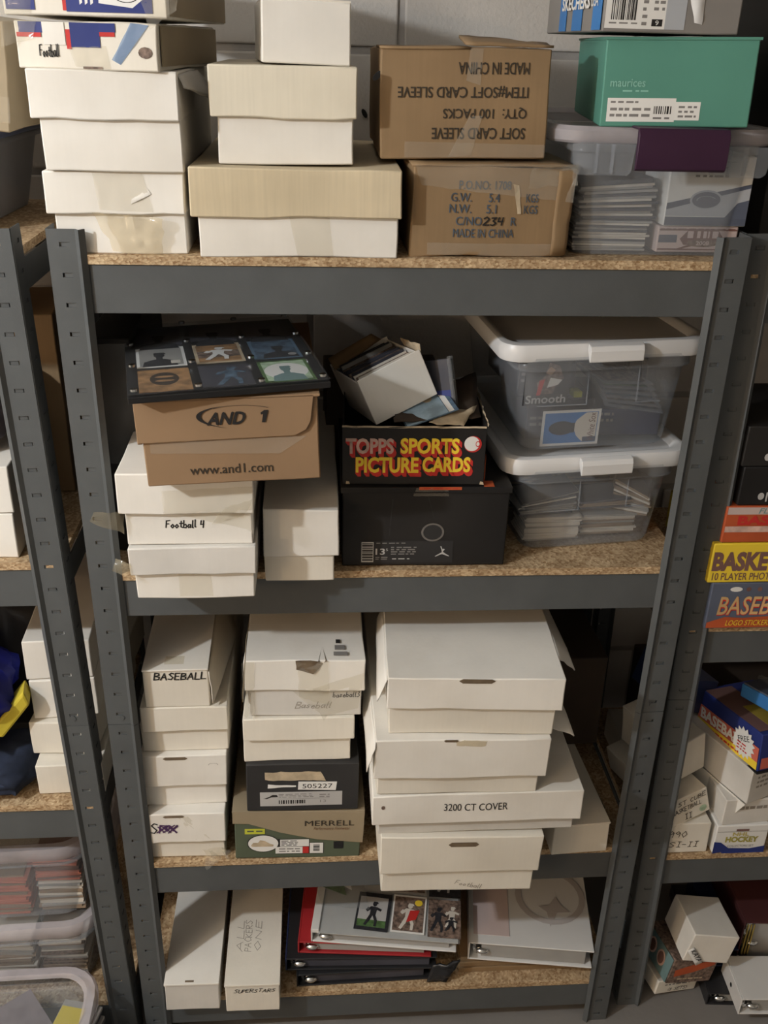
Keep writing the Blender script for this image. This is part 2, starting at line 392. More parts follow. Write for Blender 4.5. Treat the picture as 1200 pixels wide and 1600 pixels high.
def ring(parent, name, m, cx, cz, rx, rz, t, y=-.0009, n=32, a0=0, a1=2 * PI, taper=False, rot=0):
    mb = MB(); c, s = math.cos(rot), math.sin(rot)
    def P(a, k): x, z = rx * k * math.cos(a), rz * k * math.sin(a); return (cx + x * c - z * s, y, cz + x * s + z * c)
    for i in range(n):
        a, b = a0 + (a1 - a0) * i / n, a0 + (a1 - a0) * (i + 1) / n
        ta = t / rx * (math.sin(PI * i / n) if taper else 1); tb = t / rx * (math.sin(PI * (i + 1) / n) if taper else 1)
        mb.poly([P(a, 1 - ta), P(b, 1 - tb), P(b, 1.0), P(a, 1.0)])
    me = bpy.data.meshes.new(name); me.from_pydata(mb.v, [], mb.f)
    o = link(name, me, m, parent); DRAPE.append((o, None)); return o
def bars(parent, m, x0, x1, z0, z1, n=26, y=-.0012, seed=3, vertical=True, name='barcode'):
    rnd = random.Random(seed); mb = MB(); x = 0.0; L = (x1 - x0) if vertical else (z1 - z0); out = []
    while x < 1:
        w = rnd.choice((.5, 1, 1, 1.7)) / n; out.append((x, min(1, x + w))); x += w + rnd.choice((.4, .8, 1.1)) / n
    for a, b in out:
        if vertical: mb.poly([(x0 + a * L, y, z0), (x0 + b * L, y, z0), (x0 + b * L, y, z1), (x0 + a * L, y, z1)])
        else: mb.poly([(x0, y, z0 + a * L), (x1, y, z0 + a * L), (x1, y, z0 + b * L), (x0, y, z0 + b * L)])
    o = mb.build(name, m, parent); DRAPE.append((o, None)); return o
def scrib(parent, m, x0, x1, z0, z1, rows=4, y=-.0012, seed=1, name='small_print', T=None):
    """rows of print too small to read: short dashes"""
    rnd = random.Random(seed); mb = MB(); dz = (z1 - z0) / rows
    for r in range(rows):
        x = x0
        while x < x1 - .002:
            w = rnd.uniform(.004, .012); e = min(x1, x + w); zz = z0 + dz * (r + .25)
            q = [(x, y, zz), (e, y, zz), (e, y, zz + dz * .45), (x, y, zz + dz * .45)]
            if T is not None: q = [tuple(T @ Vector((p[0], p[2], 0))) for p in q]
            mb.poly(q)
            x = e + rnd.uniform(.0015, .004)
    o = mb.build(name, m, parent)
    if T is None: DRAPE.append((o, None))
    return o
def capsule(parent, x, z, w, h, m=None, y=-.0006, name='hand_hole'):  # flat plate, no opening; its dark colour stands in for the shaded hole
    pts = []
    r = h / 2
    for i in range(9): a = -PI / 2 + PI * i / 8; pts.append((x + w / 2 - r + r * math.cos(a), z + r * math.sin(a)))
    for i in range(9): a = PI / 2 + PI * i / 8; pts.append((x - w / 2 + r + r * math.cos(a), z + r * math.sin(a)))
    mb = MB()        # strips, so the rim follows the bowed wall
    top = sorted([p for p in pts if p[1] >= z - 1e-7]); n = 10; r_ = h / 2
    for k in range(n):
        xa, xb = x - w / 2 + w * k / n, x - w / 2 + w * (k + 1) / n
        def hh(q):
            e = abs(q - x) - (w / 2 - r_); return r_ if e <= 0 else math.sqrt(max(0, r_ * r_ - e * e)) + .0002
        mb.poly([(xa, y - .001, z - hh(xa)), (xb, y - .001, z - hh(xb)), (xb, y - .001, z + hh(xb)), (xa, y - .001, z + hh(xa))])
    o = mb.build(name, m or HOLE, parent); DRAPE.append((o, None)); return o

# ------------------------------------------------------------------ the room
def struct(name, mb, m, parent=None, kind='structure'):
    o = mb.build(name, m, parent)
    if not parent: o['kind'] = kind
    return o
struct('floor', MB().box(-3.2, 3.2, -3.4, .6, -.05, 0), FLOORM)
struct('ceiling', MB().box(-3.2, 3.2, -3.4, .6, 2.5, 2.56), PAINT)
struct('wall_left', MB().box(-3.26, -3.2, -3.4, .6, 0, 2.5), PAINT)
struct('wall_right', MB().box(3.2, 3.26, -3.4, .6, 0, 2.5), PAINT)
struct('wall_front', MB().box(-3.2, 3.2, -3.46, -3.4, 0, 2.5), PAINT)
wb = struct('wall_back', MB().box(-3.2, 3.2, .556, .62, 0, 2.5), MORTAR)
rows = [.306, .509, .712, .916, 1.119, 1.322, 1.525, 1.728, 1.931, 2.134, 2.337]
for i, z in enumerate(rows):
    off = {7: .033, 4: -.124}.get(i, .033 if i % 2 else .236 - .03)
    for k in range(-4, 5):
        a = off + .203 + k * .406
        _seed[0] += 1
        me = MB().box(a - .2, a + .194, .55, .575, z + .006, z + .197).mesh('block')
        for v in me.vertices: v.co.y += noise.noise(v.co * 3 + Vector((i, k, 0))) * .0015
        bevel(link('block', me, CONC, wb), .003)

# ------------------------------------------------------------------ steel shelving units
def post_mesh(z0, z1, sx, sy):
    """slotted angle post, outer corner at the origin, flanges toward +x and +y (mirrored by sx, sy)"""
    front = [0.0, .0145, .0165, .0275, .0355]
    side = [0.0, .0145, .0165, .0275, .040]
    zs = [z0]; holes = []
    k = 0
    while True:
        hz = 1.5054 - .0381 * k; k += 1
        if hz < z0 + .006: break
        if hz > z1 - .006: continue
        holes.append(hz)
    for hz in reversed(holes): zs += [hz - .0028, hz + .0028]
    zs.append(z1)
    mb = MB(); V = {}
    def vid(key, p):
        if key not in V: V[key] = len(mb.v); mb.v.append(p)
        return V[key]
    def strip(tagc, cols, f):
        for c in range(len(cols) - 1):
            for r in range(len(zs) - 1):
                is_hole = (r % 2 == 1)
                if is_hole and c in (1, 2):
                    if c == 2:      # lanced tab set back behind the slot
                        q = [f(cols[2], .0022), f(cols[3], .0012)]
                        mb.poly([(q[0][0] * sx, q[0][1] * sy, zs[r]), (q[1][0] * sx, q[1][1] * sy, zs[r]), (q[1][0] * sx, q[1][1] * sy, zs[r + 1]), (q[0][0] * sx, q[0][1] * sy, zs[r + 1])])
                    continue
                ids = []
                for (cc, rr) in ((c, r), (c + 1, r), (c + 1, r + 1), (c, r + 1)):
                    x, y = f(cols[cc], 0)
                    key = ('o' if cols[cc] == 0 else tagc, cols[cc], rr)
                    ids.append(vid(key, (x * sx, y * sy, zs[rr])))
                mb.f.append(tuple(ids)); mb.m.append(0)
    strip('f', front, lambda a, d: (a, d)); strip('s', side, lambda a, d: (d, a))
    for r in range(len(zs) - 1):    # lip turned forward at the inner edge
        a, b = V['f', .0355, r], V['f', .0355, r + 1]
        c = vid(('l', 1, r), (.0405 * sx, -.0055 * sy, zs[r])); d = vid(('l', 1, r + 1), (.0405 * sx, -.0055 * sy, zs[r + 1]))
        e = vid(('l', 2, r), (.0466 * sx, .0015 * sy, zs[r])); g = vid(('l', 2, r + 1), (.0466 * sx, .0015 * sy, zs[r + 1]))
        mb.f += [(a, c, d, b), (c, e, g, d)]; mb.m += [0, 0]
    me = bpy.data.meshes.new('post'); me.from_pydata(mb.v, [], mb.f); me.materials.append(STEEL)
    return me
PM = {(h, sx, sy): post_mesh(*((0, .7605) if h == 0 else (.7615, 1.524)), sx, sy) for h in (0, 1) for sx in (1, -1) for sy in (1, -1)}
RIV = MB().prism(oval(0, 0, .0045, .0045, 10), 1, -.0022, .001).mesh('rivet')
BOLT = MB().prism(oval(0, 0, .0055, .0042, 12), 1, -.0012, .001).mesh('rivet')
def unit(label, x0, x1, y0, levels, lean=(0, 0), D=.457, bot=True):
    root = thing('shelving_unit', label, 'shelving', ((x0 + x1) / 2, y0, 0), (0, 0, 0), None)
    hw = (x1 - x0) / 2
    for sx, le in ((1, lean[0]), (-1, lean[1])):
        for sy, yy in ((1, 0), (-1, D)):
            for h in (0, 1):
                p = link('post', PM[h, sx, sy], STEEL, root); p.location = (-sx * hw, yy, 0)
                p.rotation_euler = (0, le, 0); solid(p, .0018, 0)
            if sy == 1:
                for z in (.775, ):
                    r = link('rivet', RIV, STEEL, root); r.location = (-sx * (hw - .0225) + le * z, yy, z)
    for zb in levels:
        xl, xr = -hw + math.sin(lean[0]) * zb, hw + math.sin(lean[1]) * zb
        for yy, s in ((.0035, 1), (D - .0035, -1)):
            # beam: folded channel, face + return flanges
            prof = [(0, 0), (0, .0625), (.022, .0625), (.022, .0605), (.0022, .0605), (.0022, .0022), (.014, .0022), (.014, 0)]
            pr = [(yy + s * a, zb + b) for a, b in prof]
            MB().prism(pr, 0, xl + .004, xr - .004).build('beam', STEEL, root, bev=.0012)
        for sx in (-1, 1):
            MB().box((xr - .005 if sx > 0 else xl + .003), (xr - .003 if sx > 0 else xl + .005), .04, D - .04, zb + .02, zb + .0615).build('side_beam', STEEL, root)
        MB().box(xl + .006, xr - .006, .0005, D - .0005, zb + .0627, zb + .0747).build('shelf_board', OSB, root, bev=.0006)
    return root
unit('grey slotted steel shelving unit in the middle, holding most of the white card boxes', -.4497, .4497, 0, (.0425, .3868, .9592, 1.4178))
unit('grey steel shelving unit cut by the left edge of the picture', -1.40, -.466, 0, (.0425, .5235, .979, 1.4178), (0, -.0175))
unit('grey steel shelving unit cut by the right edge of the picture', .482, 1.40, .03, (.331, .832, 1.402), (-.0175, 0), D=.44)

# ------------------------------------------------------------------ cartons
def carton(label, x0, x1, yf, z0, z1, split, d=.38, bm=WHITE, lm=WHITE, bl=.004, br=.004, over=.009, rz=0, ry=0, rx=0, wave=.0022, amp=.0019, name='card_box', cat='box', sag=0.0, group=None):
    """two-piece storage box: tray body with a deep lid over it"""
    w = x1 - x0
    r = thing(name, label, cat, ((x0 + x1) / 2, yf, z0), (rx, ry, rz), group)
    softbox('body', bm, r, -w / 2 + bl, w / 2 - br, over, d - .004, 0, split - z0 + .012, amp)
    softbox('lid', lm, r, -w / 2, w / 2, 0, d, split - z0, z1 - z0, amp, wave=wave, sag=sag)
    r['w'] = w
    return r
def onebox(label, loc, w, d, h, m=WHITE, rot=(0, 0, 0), name='card_box', cat='box', amp=.0018, part='body', sag=0.0):
    r = thing(name, label, cat, loc, rot)
    softbox(part, m, r, -w / 2, w / 2, 0, d, 0, h, amp, sag=sag)
    return r

# --- top shelf, left stack
a1 = carton('white card box with loose yellowed tape, foot of the left stack on the top shelf', -.446, -.277, .001, 1.4925, 1.592, 1.542, bm=WHITE, bl=.006, br=.002)
patch('tape', TAPEY, a1, (-.008, .001, .004), (.052, .001, .002), (-.03, .001, .052), (.056, .001, .046), 12, 10, .006, .012, 60, edge=.003, edge_free=True)
patch('tape', TAPE, a1, (-.02, -.001, .055), (.045, -.001, .053), (-.025, -.001, .098), (.035, -.001, .098), 10, 8, .003, .003, 45)
patch('tape', WHITE, a1, (.018, -.001, .062), (.044, -.0015, .074), (.020, -.001, .068), (.040, -.001, .080), 6, 4, .004, .002, 80)
a2 = carton('clean white card box, second from bottom of the left stack on the top shelf', -.447, -.276, -.016, 1.593, 1.704, 1.651, bl=.009, br=.0, wave=.002)
patch('flap', GREYW, a2, (.086, .012, .108), (.088, .20, .108), (.092, .012, .094), (.122, .17, .070), 5, 6, .002, thick=.002, edge=.001)
a3 = thing('parcel_box', 'taped white mailing box with blue and red print and Football written on its front', 'box', (-.374, -.016, 1.705), (0, 0, -6))
softbox('body', CREAM, a3, -.081, .081, 0, .335, 0, .048, .003, cuts=6, freq=14)
MB().box(.0815, .083, .012, .33, .004, .046).build('side_panel', KRAFT3, a3)
rect(a3, 'blue_band', BLUEP, -.075, -.048, .036, .047, y=-.0036); rect(a3, 'red_band', RED, -.078, -.050, .0315, .036, y=-.0036)
rect(a3, 'blue_panel', BLUEP, -.017, .016, .022, .047, y=-.0036); rect(a3, 'red_band', RED, -.022, -.017, .020, .040, y=-.0036)
rect(a3, 'blue_band', BLUEP, .016, .034, .038, .047, y=-.0036); rect(a3, 'red_band', RED, .016, .033, .0335, .038, y=-.0036)
rect(a3, 'paper_strip', WHITE, -.048, -.023, .024, .047, y=-.0037); rect(a3, 'mark', MUDP, -.006, .016, .0, .0025, y=-.0036)
hand('Football', a3, -.054, .012, .022, .012, INK, y=-.0042, th=.0011)
patch('tape', TAPE, a3, (-.014, -.003, .002), (.026, -.003, .0), (-.02, -.003, .022), (.022, -.003, .024), 10, 8, .003, .003, 60)
patch('tape', TAPEB, a3, (.028, -.004, .010), (.037, -.0045, .005), (.052, -.004, .048), (.072, -.004, .046), 5, 8, .002, .001, 50)
shape(a3, 'mark', MUDP, oval(.066, .018, .008, .006, 12), y=-.0036)
patch('tape', TAPE, a3, (-.095, -.004, .020), (-.060, -.005, .030), (-.09, -.005, .060), (-.05, -.005, .052), 8, 6, .004, .003, 60, edge=.002)
a4 = thing('parcel_box', 'topmost taped mailing box of the left stack, blue and white, cut by the top edge', 'box', (-.369, -.026, 1.7575), (0, 0, -4.6))
softbox('body', CREAM, a4, -.090, .089, 0, .40, 0, .068, .0025, cuts=6, freq=12)
MB().box(.0895, .091, .012, .395, .003, .064).build('side_panel', KRAFT3, a4)
rect(a4, 'blue_panel', BLUEP, -.088, -.056, .006, .066, y=-.0034); rect(a4, 'red_band', RED, -.025, -.021, .006, .066, y=-.0034)
rect(a4, 'blue_panel', BLUEP, -.021, .074, .005, .066, y=-.003); shape(a4, 'white_wing', PAPER, [(.015, .014), (.052, .010), (.066, .020), (.062, .05), (.018, .05)], y=-.0036)
ring(a4, 'emblem_curl', INK, .046, .021, .013, .006, .0016, y=-.0042, a0=PI, a1=2 * PI)
for i in range(3): rect(a4, 'paper_strip', PAPER, -.006 + i * .006, -.003 + i * .006, .012, .04, y=-.0036, sk=.002)
patch('tape', TAPE, a4, (-.10, -.003, .0), (-.06, -.004, .003), (-.098, -.004, .05), (-.055, -.004, .05), 8, 8, .005, .003, 55, edge=.002)
patch('tape', TAPE, a4, (.07, -.003, -.01), (.10, -.002, .008), (.06, -.004, .02), (.102, .004, .024), 7, 6, .004, .003, 55, edge=.002)

# --- top shelf, second stack
b1 = carton('wide white box with a yellowed lid, foot of the second stack, top shelf', -.270, -.010, -.010, 1.4925, 1.600, 1.5425, lm=TAN, bl=.007, br=.004, sag=.002, d=.40)
patch('tape', TAPE, b1, (.0, .003, .002), (.045, .003, .002), (-.01, .003, .05), (.04, .003, .05), 6, 5, .001, .0005, 30)
b2 = carton('white box with a cream lid standing on the wide yellowed box', -.243, -.066, .012, 1.6015, 1.713, 1.655, lm=CREAML, bl=.008, br=.003, d=.36)
b3 = onebox('plain white box at the top of the second stack, cut by the top edge', (-.127, .030, 1.7145), .106, .289, .068, WHITE, (0, 1.2, 4.6))
MB().box(-.052, .052, .001, .285, .0675, .0695).build('top_flap', CREAM, b3)
MB().prism(oval(0, 0, .004, .0045, 12), 1, 0, .02).build('wall_tie', BLACKP, wb).location = (-.006, .545, 1.688)
MB().prism(oval(0, 0, .004, .008, 12, .5), 1, 0, .02).build('wall_tie', BLACKP, wb).location = (-.03, .545, 1.63)
_nub = MB().prism(oval(0, 0, .0035, .0075, 10, -.8), 1, 0, .004)

# --- top shelf, brown cartons
c1 = thing('brown_carton', 'battered brown carton on the top shelf board, stamped with weights and MADE IN CHINA', 'box', (.1060, .014, 1.4925), (0, 0, 1))
softbox('body', KRAFT, c1, -.1015, .1015, 0, .30, 0, .112, .004, .002, 7, freq=13)
patch('flap', KRAFT, c1, (-.103, -.002, .1125), (.104, -.002, .1135), (-.102, .14, .1150), (.103, .14, .1155), 10, 5, .001, thick=.002)
patch('flap', KRAFT, c1, (.080, -.0035, .004), (.102, .0, .004), (.083, -.005, .108), (.106, -.001, .110), 5, 8, .003, .002, 25, thick=.0015)
Tl = [('P.O.NO: 1708', .005, .0895, .066), ('G.W.      5.4', -.0045, .0745, .062), ('N.W.     5.1', -.006, .0605, .060), ('C/NO.         R', .003, .0455, .078), ('MADE IN CHINA', .0, .0305, .079)]
for s, x, z, w in Tl: text(s, c1, x - .008 + (w - .079) / 2 + .0, z, w, .0105, INKBLUE, y=-.0052, bold=.012)
text('KGS', c1, .052, .0745, .016, .0105, INKBLUE, y=-.0052, bold=.012); text('KGS', c1, .051, .0605, .018, .0105, INKBLUE, y=-.0052, bold=.012)
hand('234', c1, -.0095, .0405, .025, .010, INK, y=-.0056, th=.0018)
patch('tape', TAPE, c1, (-.09, -.004, .088), (.104, -.005, .070), (-.10, -.004, .114), (.106, -.005, .116), 16, 6, .0035, .002, 45, edge=.0015)
patch('tape', TAPE, c1, (.045, -.005, .086), (.106, -.006, .092), (.05, -.006, .112), (.11, -.004, .118), 9, 6, .006, .003, 70, edge=.003)
patch('tape', TAPE, c1, (-.08, -.005, .003), (.085, -.006, .001), (-.08, -.005, .018), (.085, -.005, .017), 12, 3, .001, .0005, 30)
patch('torn_strip', RAW, c1, (.034, -.0055, .055), (.039, -.006, .055), (.026, -.0055, .092), (.034, -.006, .090), 3, 6, .002, .001, 60, edge=.001)
c2 = thing('brown_carton', 'brown carton lying upside down on the stamped carton, inverted SOFT CARD SLEEVE print', 'box', (.0705, .042, 1.6105), (0, -1.0, -.6))
softbox('body', KRAFT, c2, -.1055, .1055, 0, .30, 0, .126, .0025, .002, 6, freq=12)
patch('flap', KRAFT, c2, (-.106, -.001, .1275), (.004, -.001, .1275), (-.106, .10, .1285), (.004, .10, .1285), 6, 4, .001, thick=.003)
patch('flap', KRAFT, c2, (-.002, -.001, .1320), (.108, .006, .1290), (.002, .10, .140), (.108, .10, .133), 8, 4, .002, .001, 20, thick=.003, edge=.001)
for s, z, x, w, bd in (('MADE IN CHINA', .104, .034, .0875, .012), ('ITEM#SOFT CARD SLEEVE', .0775, -.003, .162, .012), ('QTY:  100 PACKS', .0535, .025, .105, .012), ('SOFT CARD SLEEVE', .0295, .018, .118, .012)):
    text(s, c2, x, z, w, .0135, INKB, y=-.0034, bold=bd, flip=True)
patch('tape', TAPE, c2, (-.02, -.003, .001), (.01, -.003, .004), (.006, -.003, .05), (.022, -.003, .05), 5, 7, .003, .001, 50)
patch('tape', TAPE, c2, (-.075, -.003, .001), (.104, -.003, .001), (-.075, -.003, .020), (.104, -.003, .016), 12, 3, .001, .0005, 30)
patch('tape', TAPE, c2, (.0, -.003, .09), (.018, -.003, .085), (.004, -.003, .126), (.02, -.003, .126), 4, 6, .002, .001, 50)
MB().prism(oval(0, 0, .0035, .0075, 10, -.8), 1, 0, .004).build('staple', BLACKP, c2).location = (-.109, .004, .095)

# ------------------------------------------------------------------ clear tubs
def rr(w, d, r, n=5, cx=0, cy=0):
    pts = []
    for (sx, sy, a0) in ((1, -1, -PI / 2), (1, 1, 0), (-1, 1, PI / 2), (-1, -1, PI)):
        for i in range(n + 1):
            a = a0 + PI / 2 * i / n
            pts.append((cx + sx * (w / 2 - r) + r * math.cos(a), cy + sy * (d / 2 - r) + r * math.sin(a)))
    return pts
def loft(name, m, parent, loops, cap0=True, cap1=True, bow=0.0, th=0):
    """loops: (w, d, r, z); origin at the front-centre of the first tub size; bow pushes the front middle outward"""
    mb = MB(); n = None; D = loops[-1][4] if len(loops[-1]) > 4 else max(l[1] for l in loops)
    for l in loops:
        w, d, r, z = l[:4]
        pts = rr(w, d, r, 5, 0, 0)
        if bow:
            q = []
            for x, y in pts: q.append((x, y - (bow * max(0, 1 - (2 * x / w) ** 2) if y < 0 else 0)))
            # extra points along the front edge for a curved rim
            pts = q
        n = len(pts); mb.v += [(x, y + D / 2, z) for x, y in pts]
    for k in range(len(loops) - 1):
        for i in range(n):
            j = (i + 1) % n; a, b = k * n, (k + 1) * n
            mb.f.append((a + i, a + j, b + j, b + i)); mb.m.append(0)
    if cap0: mb.f.append(tuple(reversed(range(n)))); mb.m.append(0)
    if cap1: mb.f.append(tuple((len(loops) - 1) * n + i for i in range(n))); mb.m.append(0)
    me = bpy.data.meshes.new(name); me.from_pydata(mb.v, [], mb.f); smooth(me, 40)
    o = link(name, me, m, parent)
    if th: solid(o, th)
    return o
def tub(label, loc, w, d, h, lidh, rz, tm, lm, over=.014, taper=.022, r=.028, lidm_in=None, ry=0, bow=0.0):
    """tapered clear tub with rim and snap-on lid"""
    t = thing('storage_tub', label, 'tub', loc, (0, ry, rz))
    loft('tub', tm, t, [(w - 2 * taper, d - 2 * taper, r, .001, d), (w - 2 * taper * .9, d - 2 * taper * .9, r, .008), (w - .004, d - .004, r, h - .014), (w + .01, d + .01, r, h - .012), (w + .01, d + .01, r, h)], cap1=False, th=.0012)
    W_, D_ = w + 2 * over, d + 2 * over
    PANEL = loft('lid_panel', FILM, t, [(W_ - .046, D_ - .046, r, h + lidh - .0062, d), (W_ * .4, D_ * .4, r, h + lidh - .006)], cap0=False)
    loops = [(W_ - .004, D_ - .004, r + over, h - .002, d), (W_, D_, r + over, h + .001), (W_, D_, r + over, h + lidh * .72), (W_ - .008, D_ - .008, r + over, h + lidh), (W_ - .036, D_ - .036, r, h + lidh), (W_ - .046, D_ - .046, r, h + lidh - .006)]
    loft('lid', lm, t, loops, cap0=False, cap1=False, th=0)
    return t, W_, D_
# D1: tub with purple latch
d1, dw, dd = tub('clear storage tub with a dark purple latch, at the right end of the top shelf', (.3300, .018, 1.4925), .234, .35, .142, .018, -1, TUBC, LIDC, over=.032, taper=.012, r=.022)
o = MB().prism([(-.0315, -.030), (-.036, -.027), (-.0375, -.015), (-.037, .012), (-.0315, .020), (.004, .021), (.004, .018), (-.028, .0175), (-.032, -.028)], 0, -.048, .066).build('latch', PURPLE, d1, bev=.001, sm=True); o.location = (-.005, 0, .142)
for s in (-1, 1):
    k = MB()
    k.poly([(s * .128, -.012, .141), (s * .048, -.012, .141), (s * .05, -.010, .108), (s * .055, -.009, .104), (s * .118, -.009, .104), (s * .124, -.010, .108)])
    for q in (.075, .095): k.box(s * q - .0012, s * q + .0012, -.0115, -.004, .106, .141)
    k.build('skirt', TUBH, d1)

def card_stack(label, group, loc, rz, n, w, d, th, mats, jit=.004, tilt=0.0, gap=0.0, seed=1, cat='card', name='trading_card', curl=0.0):
    """a pile of cards, each its own object"""
    rnd = random.Random(seed); ms = []
    for m in mats:
        me = MB().box(-w / 2, w / 2, 0, d, 0, th).mesh('trading_card'); me.materials.append(m); ms.append(me)
    z = loc[2]; out = []
    for i in range(n):
        o = bpy.data.objects.new(name, rnd.choice(ms)); COL.objects.link(o)
        o.location = (loc[0] + rnd.uniform(-jit, jit), loc[1] + rnd.uniform(0, jit), z)
        o.rotation_euler = (0, math.radians(tilt * i / n), math.radians(rz + rnd.uniform(-3, 3)))
        tag(o, label, cat, group); out.append(o)
        z += th + gap * rnd.random()
    return out
# contents of the purple-latch tub
card_stack('sleeved card in the level lower half of the pile at left inside the purple-latch tub', 'cards low in the pile inside the purple-latch tub', (.277, .045, 1.497), -1, 13, .098, .075, .0026, [CARDG, CARDW, CARDD, CARDD, CARDG], .004, 0, .0006, 5)
card_stack('sleeved card in the tilted upper half of the pile at left inside the purple-latch tub', 'cards high in the pile inside the purple-latch tub', (.281, .045, 1.538), 1, 14, .098, .075, .0030, [CARDG, CARDD, CARDD, CARDG, CARDD, CARDW], .006, -5, .0014, 6)
e1 = onebox('pale pink card box marked 2008, low inside the purple-latch tub', (.392, .040, 1.4965), .110, .12, .034, PINK, (0, 0, 0), amp=.0005)
for z in (.0285, .003): rect(e1, 'print_band', MAROON, -.053, .053, z, z + .0022)
scrib(e1, MAROON, -.052, .05, .0275, .033, 1, seed=4); rect(e1, 'print_band', SLATE, -.053, -.028, .013, .023)
shape(e1, 'print_swoosh', MAROON, [(-.03, .004), (-.012, .010), (.0, .010), (-.02, .005)], y=-.0008)
shape(e1, 'title_panel', MAROON, [(-.018, .010), (.030, .010), (.036, .018), (.028, .029), (-.014, .029), (-.024, .018)], y=-.0009)
shape(e1, 'year_oval', MUDP, oval(.008, .0125, .022, .0052), y=-.0012)
text('2008', e1, .008, .0125, .018, .0055, PINK, y=-.0018, bold=.02)
bars(e1, PINK, -.014, .028, .019, .028, 9, y=-.0014, seed=9, name='title_letters')
e2 = onebox('white and slate card box with a dark oval, above the pink 2008 box', (.397, .036, 1.5315), .112, .10, .088, PAPER, (0, 0, 0), amp=.0005)
shape(e2, 'slate_band', SLATE, [(-.055, .001), (.055, .001), (.055, .012), (-.055, .012)])
shape(e2, 'silver_band', SILVER, [(-.055, .013), (.03, .0125), (.055, .030), (.055, .050), (-.055, .022)], y=-.0006)
shape(e2, 'slate_band', SLATE, [(.024, .010), (.055, .010), (.055, .034), (.04, .030)], y=-.0010)
shape(e2, 'slate_stripe', SLATE, [(-.055, .021), (.055, .049), (.055, .054), (-.055, .029)], y=-.0011)
shape(e2, 'oval_rim', SILVER, oval(-.003, .0335, .022, .0125), y=-.0014); shape(e2, 'oval_badge', SLATE, oval(-.003, .0335, .019, .0102), y=-.0017)
ring(e2, 'badge_swirl', SILVER, -.003, .0335, .013, .005, .001, y=-.0023, a0=.3, a1=3.4)
scrib(e2, LINE, -.022, .022, .0605, .0665, 1, seed=8); scrib(e2, LINE, -.018, .020, .071, .077, 1, seed=9); rect(e2, 'print_rule', SILVER, -.025, .03, .0805, .0815)
# D2 teal shoe box, D3 grey shoe box
d2 = onebox('teal shoe box standing on the purple-latch tub', (.326, .010, 1.6545), .181, .315, .100, TEAL, (0, -1.2, -8.5), amp=.0008, name='shoe_box')
MB().box(-.092, .092, -.002, .317, .0975, .1005).build('lid_edge', TEAL, d2)
text('maurices', d2, -.0605, .050, .042, .0085, TEALW, bold=.01); scrib(d2, TEALW, -.066, -.035, .039, .043, 1, seed=2)
lab = rect(d2, 'label', PAPER, -.083, .000, .006, .033); rect(d2, 'label', PAPER, .0, .030, .008, .029)
scrib(d2, LINE, -.079, -.045, .026, .031, 1, seed=3); scrib(d2, LINE, -.079, -.03, .010, .024, 2, seed=4); bars(d2, INK, -.026, -.004, .015, .024, 16, seed=2); scrib(d2, LINE, -.026, -.006, .008, .013, 1, seed=6); scrib(d2, LINE, .004, .026, .010, .026, 3, seed=7)
d3 = onebox('grey shoe box with blue stripes and a barcode label, on top of the teal box', (.303, .002, 1.758), .165, .31, .115, GREYBOX, (0, 0, -.7), amp=.0008, name='shoe_box')
lab = rect(d3, 'label', PAPER, -.080, -.008, .004, .085); bars(d3, INK, -.073, -.043, .013, .042, 26, seed=5); scrib(d3, LINE, -.075, -.041, .008, .0115, 1, seed=5)
text('462', d3, -.0155, .040, .011, .006, LINE); scrib(d3, LINE, -.036, -.030, .006, .044, 5, seed=6); scrib(d3, LINE, -.023, -.010, .022, .036, 2, seed=8); rect(d3, 'size_patch', INK, -.024, -.011, .007, .0145, y=-.0012); text('9', d3, -.0175, .0107, .004, .005, PAPER, y=-.0018)
rect(d3, 'label', SILVER, -.008, .016, .004, .085)
patch('tape', WPLAST, d3, (.027, -.003, .012), (.037, -.003, .010), (.014, -.003, .05), (.036, -.002, .05), 5, 6, .004, .003, 60)
LS = Matrix(((0, 0, -1, -.0835), (-1, 0, 0, 0), (0, 1, 0, 0), (0, 0, 0, 1)))     # left side plane: text x -> -y
shape(d3, 'blue_stripe', SKYB, [(-.045, .002), (-.004, .002), (-.004, .1), (-.045, .1)], T=LS)
shape(d3, 'blue_stripe', SKYB, [(-.150, .002), (-.098, .002), (-.098, .1), (-.150, .1)], T=LS)
shape(d3, 'blue_stripe', SKYB, [(-.225, .002), (-.185, .002), (-.185, .1), (-.225, .1)], T=LS)
text('SKECHERS', d3, 0, 0, .15, .016, PAPER, T=Matrix.Translation((-.0008, 0, 0)) @ LS @ Matrix.Translation((-.135, .034, .0006)), bold=.03)
text('USA', d3, 0, 0, .034, .013, PAPER, T=Matrix.Translation((-.0008, 0, 0)) @ LS @ Matrix.Translation((-.036, .034, .0006)), bold=.01)
shape(d3, 'emblem', PAPER, oval(-.115, .062, .03, .014), T=Matrix.Translation((-.0008, 0, 0)) @ LS)

# --- top-left neighbour: carton over a grey tub
l1 = onebox('tan carton on the left unit, at the upper left edge of the picture', (-.72, .10, 1.645), .44, .34, .125, KRAFT3, (0, 4.5, -3), amp=.004)
patch('tape', TAPE, l1, (.05, -.004, .01), (.222, -.004, .01), (.05, -.004, .045), (.222, -.004, .04), 8, 4, .001, .001, 30)
l2, _, _ = tub('grey tub with a blue-edged lid below the tan carton at the upper left', (-.735, .10, 1.4925), .34, .34, .118, .014, -2, mat('grey_tub_plastic', (.25, .25, .26), rough=.4), mat('blue_grey_lid', (.10, .12, .2), rough=.4))

